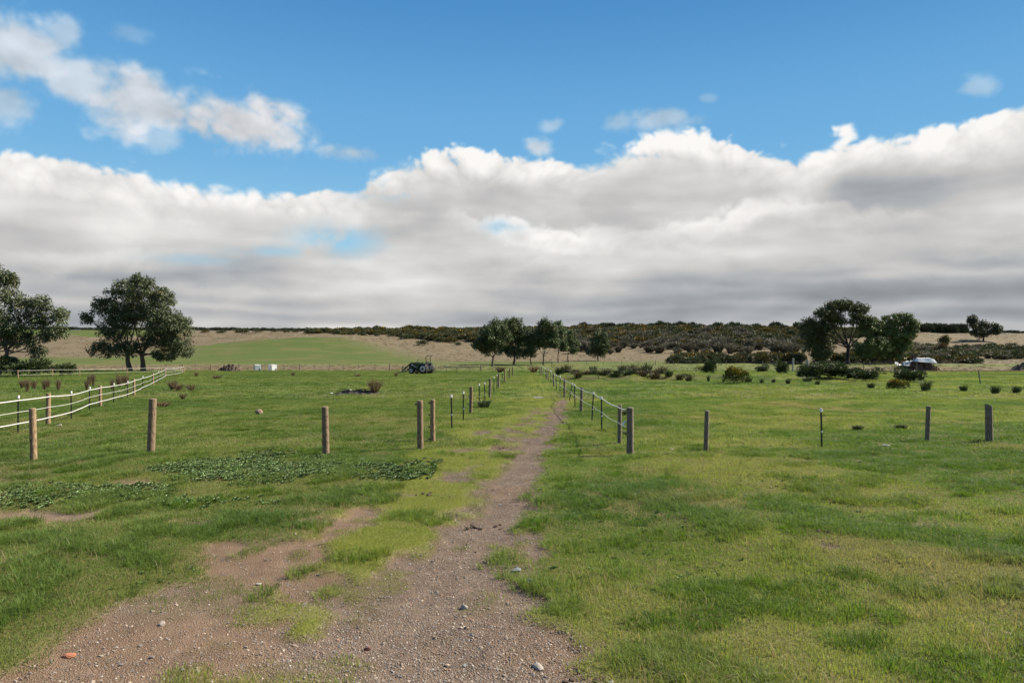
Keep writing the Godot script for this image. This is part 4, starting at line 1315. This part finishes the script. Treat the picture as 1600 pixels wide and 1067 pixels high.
	scatter("dry_grass", "pale dry tussock grass over the slopes and valley floor", "grass", [dry], M.leaf, 16000, func():
		var d := r(118, 460)
		var u := r(-0.8, 0.8)
		var x := u * d
		var c := ground_color(x, d, 0.0)
		if c.r < 0.135: return null
		return [x, d, r(1.0, 2.2), r(0.25, 0.5), c * r(1.0, 1.35)])

func make_bushes() -> void:
	var g2 := gorse_mesh(3200, 0.0, 0.85, Color(0.05, 0.07, 0.03))
	var flower := gorse_mesh(3600, 0.55, 0.8, Color(0.06, 0.08, 0.022))
	var some := gorse_mesh(2600, 0.22, 0.85, Color(0.06, 0.08, 0.026))
	plant("gorse_bush", "rounded gorse bush covered in yellow flower in the open paddock", "bush", flower, M.leaf, 20.2, 62.0, 2.2, 2.5)
	plant("gorse_bush", "small low gorse bush with bright yellow flowers before the dark hedge", "bush", flower, M.leaf, 28.25, 50.2, 1.6, 1.3)
	plant("gorse_bush", "low spreading gorse with yellow tips near the rushy bank", "bush", some, M.leaf, 26.2, 92.0, 2.6, 1.7)
	plant("gorse_bush", "upright dark gorse bush next to the yellow flowered bush", "bush", g2, M.leaf, 25.5, 86.5, 2.2, 3.0)
	plant("gorse_bush", "green bush with small trunk beside the dark strainer post", "bush", g2, M.leaf, 33.6, 86.0, 2.0, 2.6)
	plant("gorse_bush", "flat-topped green bush between the gorse and strainer post", "bush", g2, M.leaf, 42.3, 114.0, 2.6, 1.7)
	for p in [[31.2, 70.5, 3.2, 2.7], [33.1, 70.8, 3.2, 2.5], [35.0, 71.0, 2.8, 2.2]]:
		plant("gorse_bush", "dark clipped-looking bush forming the long low hedge in the paddock", "bush", g2, M.leaf, p[0], p[1], p[2], p[3], "bushes of the long low hedge")
	plant("gorse_bush", "dark wide bush standing next to the long low hedge", "bush", g2, M.leaf, 34.6, 66.0, 2.9, 1.9)
	plant("gorse_bush", "dark wide bush behind the small yellow flowered gorse", "bush", g2, M.leaf, 37.6, 64.8, 3.0, 2.1)
	# rushes
	var rush := [rush_mesh(150, Color(0.042, 0.058, 0.022)), rush_mesh(150, Color(0.075, 0.065, 0.032)), rush_mesh(150, Color(0.05, 0.068, 0.03))]
	for p in [[5.6, 80, 2.0, 1.4], [6.9, 71, 1.6, 0.9], [7.2, 91, 2.2, 1.7], [15.6, 79, 2.2, 1.6], [14.9, 71, 1.8, 1.0], [16.3, 71, 1.5, 1.0], [16.9, 68.7, 1.4, 0.9], [17.3, 66.8, 1.2, 0.8], [13.1, 74, 2.0, 0.9], [11.7, 75, 2.2, 0.9], [10.4, 76, 2.2, 0.9], [9.0, 76, 2.0, 0.8], [14.2, 76, 2.0, 1.2], [16.8, 77, 2.0, 1.3], [19.5, 120, 3.0, 1.5], [21.3, 121, 3.0, 1.6], [13.4, 113, 2.2, 1.4], [12.2, 72.5, 1.6, 0.7], [18.4, 72.0, 1.6, 0.8], [8.0, 73.5, 2.0, 0.7], [9.6, 73.0, 2.0, 0.7], [10.9, 73.0, 2.2, 0.7], [13.9, 73.0, 2.0, 0.8], [15.4, 73.6, 2.0, 0.9], [7.0, 76.5, 2.0, 0.8]]:
		plant("rush_clump", ("tall" if p[3] > 1.25 else ("low wide" if p[2] > 1.9 else "small low")) + (" brown-green rush clump on the creek bank by the white-capped pickets" if p[1] < 95 else " brown-green rush clump beyond the creek bank"), "rushes", rush[rng.randi() % 2], M.leaf, p[0], p[1], p[2], p[3], "rush clumps on the creek bank")
	for p in [[21.9, 63.2, 1.1, 0.8], [22.4, 61.2, 0.6, 0.6], [23.6, 61.6, 0.6, 0.6], [24.3, 60.0, 0.7, 0.65], [25.6, 57.2, 0.7, 0.55], [28.1, 64.9, 1.4, 0.7], [26.9, 51.1, 0.9, 0.65], [28.5, 47.0, 1.1, 1.0], [30.6, 46.2, 0.8, 0.6], [30.9, 43.6, 0.9, 0.7], [32.4, 43.8, 0.8, 0.7], [10.84, 21.4, 0.55, 0.26], [12.3, 21.6, 0.6, 0.24], [-1.3, 31.1, 0.95, 0.5], [3.4, 20.2, 0.4, 0.2], [4.5, 27.0, 0.5, 0.3], [19.0, 66.0, 0.5, 0.9]]:
		plant("rush_tuft", ("little dark rush tuft in short grass behind the row of near posts" if p[1] < 22 else ("dark rush tuft growing at the foot of the lane posts" if p[0] < 5 else (("tall" if p[3] > 0.75 else "short") + " dark rush tuft in open grass " + ("before the scrap heap" if p[0] > 28 else "before the gorse bushes")))), "rushes", rush[2], M.leaf, p[0], p[1], p[2], p[3], "rush tufts in the paddocks")
	# dead dock and thistle stalks
	var dock := [twig_mesh(90, Color(0.13, 0.075, 0.05), 1.0, 0.5, 0.02), twig_mesh(80, Color(0.11, 0.075, 0.05), 1.0, 0.4, 0.02)]
	for p in [[-23.9, 48.0, 1.1, 0.8], [-23.0, 47.0, 1.1, 0.6], [-21.7, 46.1, 0.95, 0.65], [-17.8, 36.9, 0.6, 0.45], [-16.2, 31.6, 0.85, 0.4], [-39.8, 85.9, 0.9, 0.7], [-32.5, 75.1, 1.8, 0.5], [-27.6, 85.9, 0.9, 0.7], [-18.8, 83.0, 1.0, 0.5], [-14.6, 85.9, 0.8, 0.55], [-1.9, 108.0, 3.0, 1.2], [3.5, 110.0, 2.5, 1.3]]:
		plant("dead_weed", ("wide dead brown weed bed at the far end of the lane" if p[1] > 100 else (("large" if p[2] > 0.93 else "small") + " dead red-brown weed clump " + ("along the white tape fence" if p[1] < 50 else "in the paddock before the tanks and tractor"))), "weed", dock[rng.randi() % 2], M.leaf, p[0], p[1], p[2], p[3], "dead weed clumps in the paddock")
	for i in 16:
		var p := Vector2(-37.0 + i * 0.55 + r(-0.4, 0.4), r(45, 62))
		if p.x > -0.42 * p.y - 6.5: continue
		plant("dock_stalk", "thin dead dock stalks standing inside the roped yard", "weed", dock[1], M.leaf, p.x, p.y, r(0.5, 0.8), r(0.7, 1.3), "dock stalks inside the roped yard")

# ------------------------------------------------------------------
func make_materials() -> void:
	var fine := noise_tex(0.03, 1024, 5, [[0.0, Color(0.58, 0.58, 0.58)], [0.45, Color(0.86, 0.86, 0.86)], [1.0, Color(1, 1, 1)]])
	var bump := noise_tex(0.04, 1024, 5, [], true, 6.0)
	for q in [["ground", 0.9, 1.2], ["track", 1.3, 1.4], ["hills", 0.06, 0.6]]:
		var m := vmat(0.95)
		m.metallic_specular = 0.25
		m.albedo_texture = fine
		m.normal_enabled = true
		m.normal_texture = bump
		m.normal_scale = q[2]
		m.uv1_triplanar = true
		m.uv1_world_triplanar = true
		m.uv1_scale = Vector3.ONE * float(q[1])
		M[q[0]] = m
	M.track.albedo_texture = noise_tex(0.11, 1024, 4, [[0.0, Color(0.42, 0.41, 0.40)], [0.35, Color(0.72, 0.71, 0.70)], [0.6, Color(0.93, 0.92, 0.91)], [1.0, Color(1, 1, 1)]], false, 4.0, FastNoiseLite.TYPE_SIMPLEX_SMOOTH, 17)
	M.track.normal_texture = noise_tex(0.11, 1024, 4, [], true, 8.0, FastNoiseLite.TYPE_SIMPLEX_SMOOTH, 17)
	M.track.uv1_scale = Vector3.ONE * 0.55
	M.grass = leafmat(0.5, 1.0)
	M.weed = leafmat(0.45, 0.4)
	M.leaf = leafmat(0.55, 0.5)
	M.pebble = vmat(0.85)
	M.vert = vmat(0.95)
	var grain := noise_tex(0.02, 512, 5, [[0.0, Color(0.30, 0.27, 0.24)], [0.4, Color(0.72, 0.70, 0.67)], [0.7, Color(0.95, 0.95, 0.94)], [1.0, Color(1, 1, 1)]], false, 4.0, FastNoiseLite.TYPE_SIMPLEX_SMOOTH, 9)
	var gb := noise_tex(0.02, 512, 5, [], true, 8.0, FastNoiseLite.TYPE_SIMPLEX_SMOOTH, 9)
	for q in [["wood_a", Color(0.36, 0.255, 0.155)], ["wood_b", Color(0.27, 0.195, 0.13)], ["wood_c", Color(0.22, 0.19, 0.15)], ["wood_pale", Color(0.5, 0.47, 0.43)], ["bark", Color(0.15, 0.115, 0.09)], ["bark_dark", Color(0.05, 0.04, 0.032)]]:
		var m := mat(q[1], 0.9)
		m.albedo_texture = grain
		m.normal_enabled = true
		m.normal_texture = gb
		m.normal_scale = 1.0
		m.uv1_triplanar = true
		m.uv1_scale = Vector3(5.0, 0.55, 5.0)
		M[q[0]] = m
	M.steel = mat(Color(0.022, 0.022, 0.024), 0.6, 0.2)
	M.black = mat(Color(0.016, 0.016, 0.017), 0.6)
	M.white = mat(Color(0.70, 0.70, 0.69), 0.55)
	M.tape = mat(Color(0.5, 0.5, 0.5), 0.6)
	M.cord = mat(Color(0.55, 0.55, 0.53), 0.5)
	M.tyre = mat(Color(0.02, 0.02, 0.02), 0.9)
	M.rim = mat(Color(0.5, 0.5, 0.5), 0.5, 0.2)
	M.green_paint = mat(Color(0.012, 0.028, 0.016), 0.35)
	M.tank = mat(Color(0.80, 0.81, 0.80), 0.4)
	M.galv = mat(Color(0.5, 0.52, 0.55), 0.4, 0.7)
	M.sheet = mat(Color(0.20, 0.225, 0.25), 0.6, 0.1)
	M.sheet.cull_mode = BaseMaterial3D.CULL_DISABLED
	M.rust = mat(Color(0.15, 0.07, 0.04), 0.9)
	M.puddle = mat(Color(0.10, 0.10, 0.095), 0.08)
	M.dung = mat(Color(0.055, 0.036, 0.024), 0.95)
	M.stone_tan = mat(Color(0.22, 0.155, 0.105), 0.9)
	M.stone_grey = mat(Color(0.17, 0.185, 0.19), 0.85)
	M.stone_pale = mat(Color(0.33, 0.29, 0.25), 0.85)
	M.stone_white = mat(Color(0.42, 0.40, 0.36), 0.85)
	M.stone_red = mat(Color(0.13, 0.05, 0.035), 0.85)
	M.stone_orange = mat(Color(0.36, 0.14, 0.075), 0.85)
	for k in ["tan", "grey", "pale", "white", "red", "orange"]:
		var m: StandardMaterial3D = M["stone_" + k]
		m.albedo_texture = fine
		m.uv1_triplanar = true
		m.uv1_scale = Vector3.ONE * 1.5
	M.cap_mesh = cap_mesh()
	M.knob_mesh = knob_mesh()

func _ready() -> void:
	rng.seed = 2024
	nz.seed = 3
	nz.noise_type = FastNoiseLite.TYPE_SIMPLEX_SMOOTH
	nz.frequency = 0.1
	nz.fractal_type = FastNoiseLite.FRACTAL_NONE
	fb.seed = 8
	fb.noise_type = FastNoiseLite.TYPE_SIMPLEX_SMOOTH
	fb.frequency = 0.1
	fb.fractal_octaves = 4

	var cam := Camera3D.new()
	cam.name = "camera"
	cam.position = Vector3(0, 2.24, 0)
	cam.fov = rad_to_deg(2.0 * atan(533.5 / 1067.0))
	cam.near = 0.1
	cam.far = 8000.0
	cam.current = true
	add_child(cam)
	var env := Environment.new()
	env.background_mode = Environment.BG_SKY
	env.sky = make_sky()
	env.background_energy_multiplier = 0.44
	env.tonemap_mode = Environment.TONE_MAPPER_LINEAR
	env.tonemap_exposure = 2.4
	env.sdfgi_enabled = true
	env.ssao_enabled = true
	env.ssil_enabled = true
	var we := WorldEnvironment.new()
	we.name = "world"
	we.environment = env
	add_child(we)
	var sun := DirectionalLight3D.new()
	sun.name = "sun"
	sun.light_color = Color(1.0, 0.95, 0.87)
	sun.light_energy = 1.6
	sun.light_angular_distance = 1.0
	sun.shadow_enabled = true
	add_child(sun)
	var az := deg_to_rad(72.0)
	var el := deg_to_rad(40.0)
	var from := Vector3(sin(az) * cos(el), sin(el), -cos(az) * cos(el))
	sun.transform = Transform3D(Basis.looking_at(-from), Vector3.ZERO)
	print("sky ", Time.get_ticks_msec())
	make_materials()
	make_ground()
	print("ground ", Time.get_ticks_msec())
	make_scrub()
	make_trees()
	print("trees ", Time.get_ticks_msec())
	make_fences()
	make_tractor()
	make_tank(-45.9, 123.0, 0.5, "white caged plastic tank with black valve nearer the soil heap")
	make_tank(-45.9 + 2.2, 124.5, 0.9, "white caged plastic tank farther from the soil heap")
	make_heaps()
	make_bushes()
	make_stones()
	print("objects ", Time.get_ticks_msec())
	make_gravel()
	make_grass()
	print("done ", Time.get_ticks_msec())
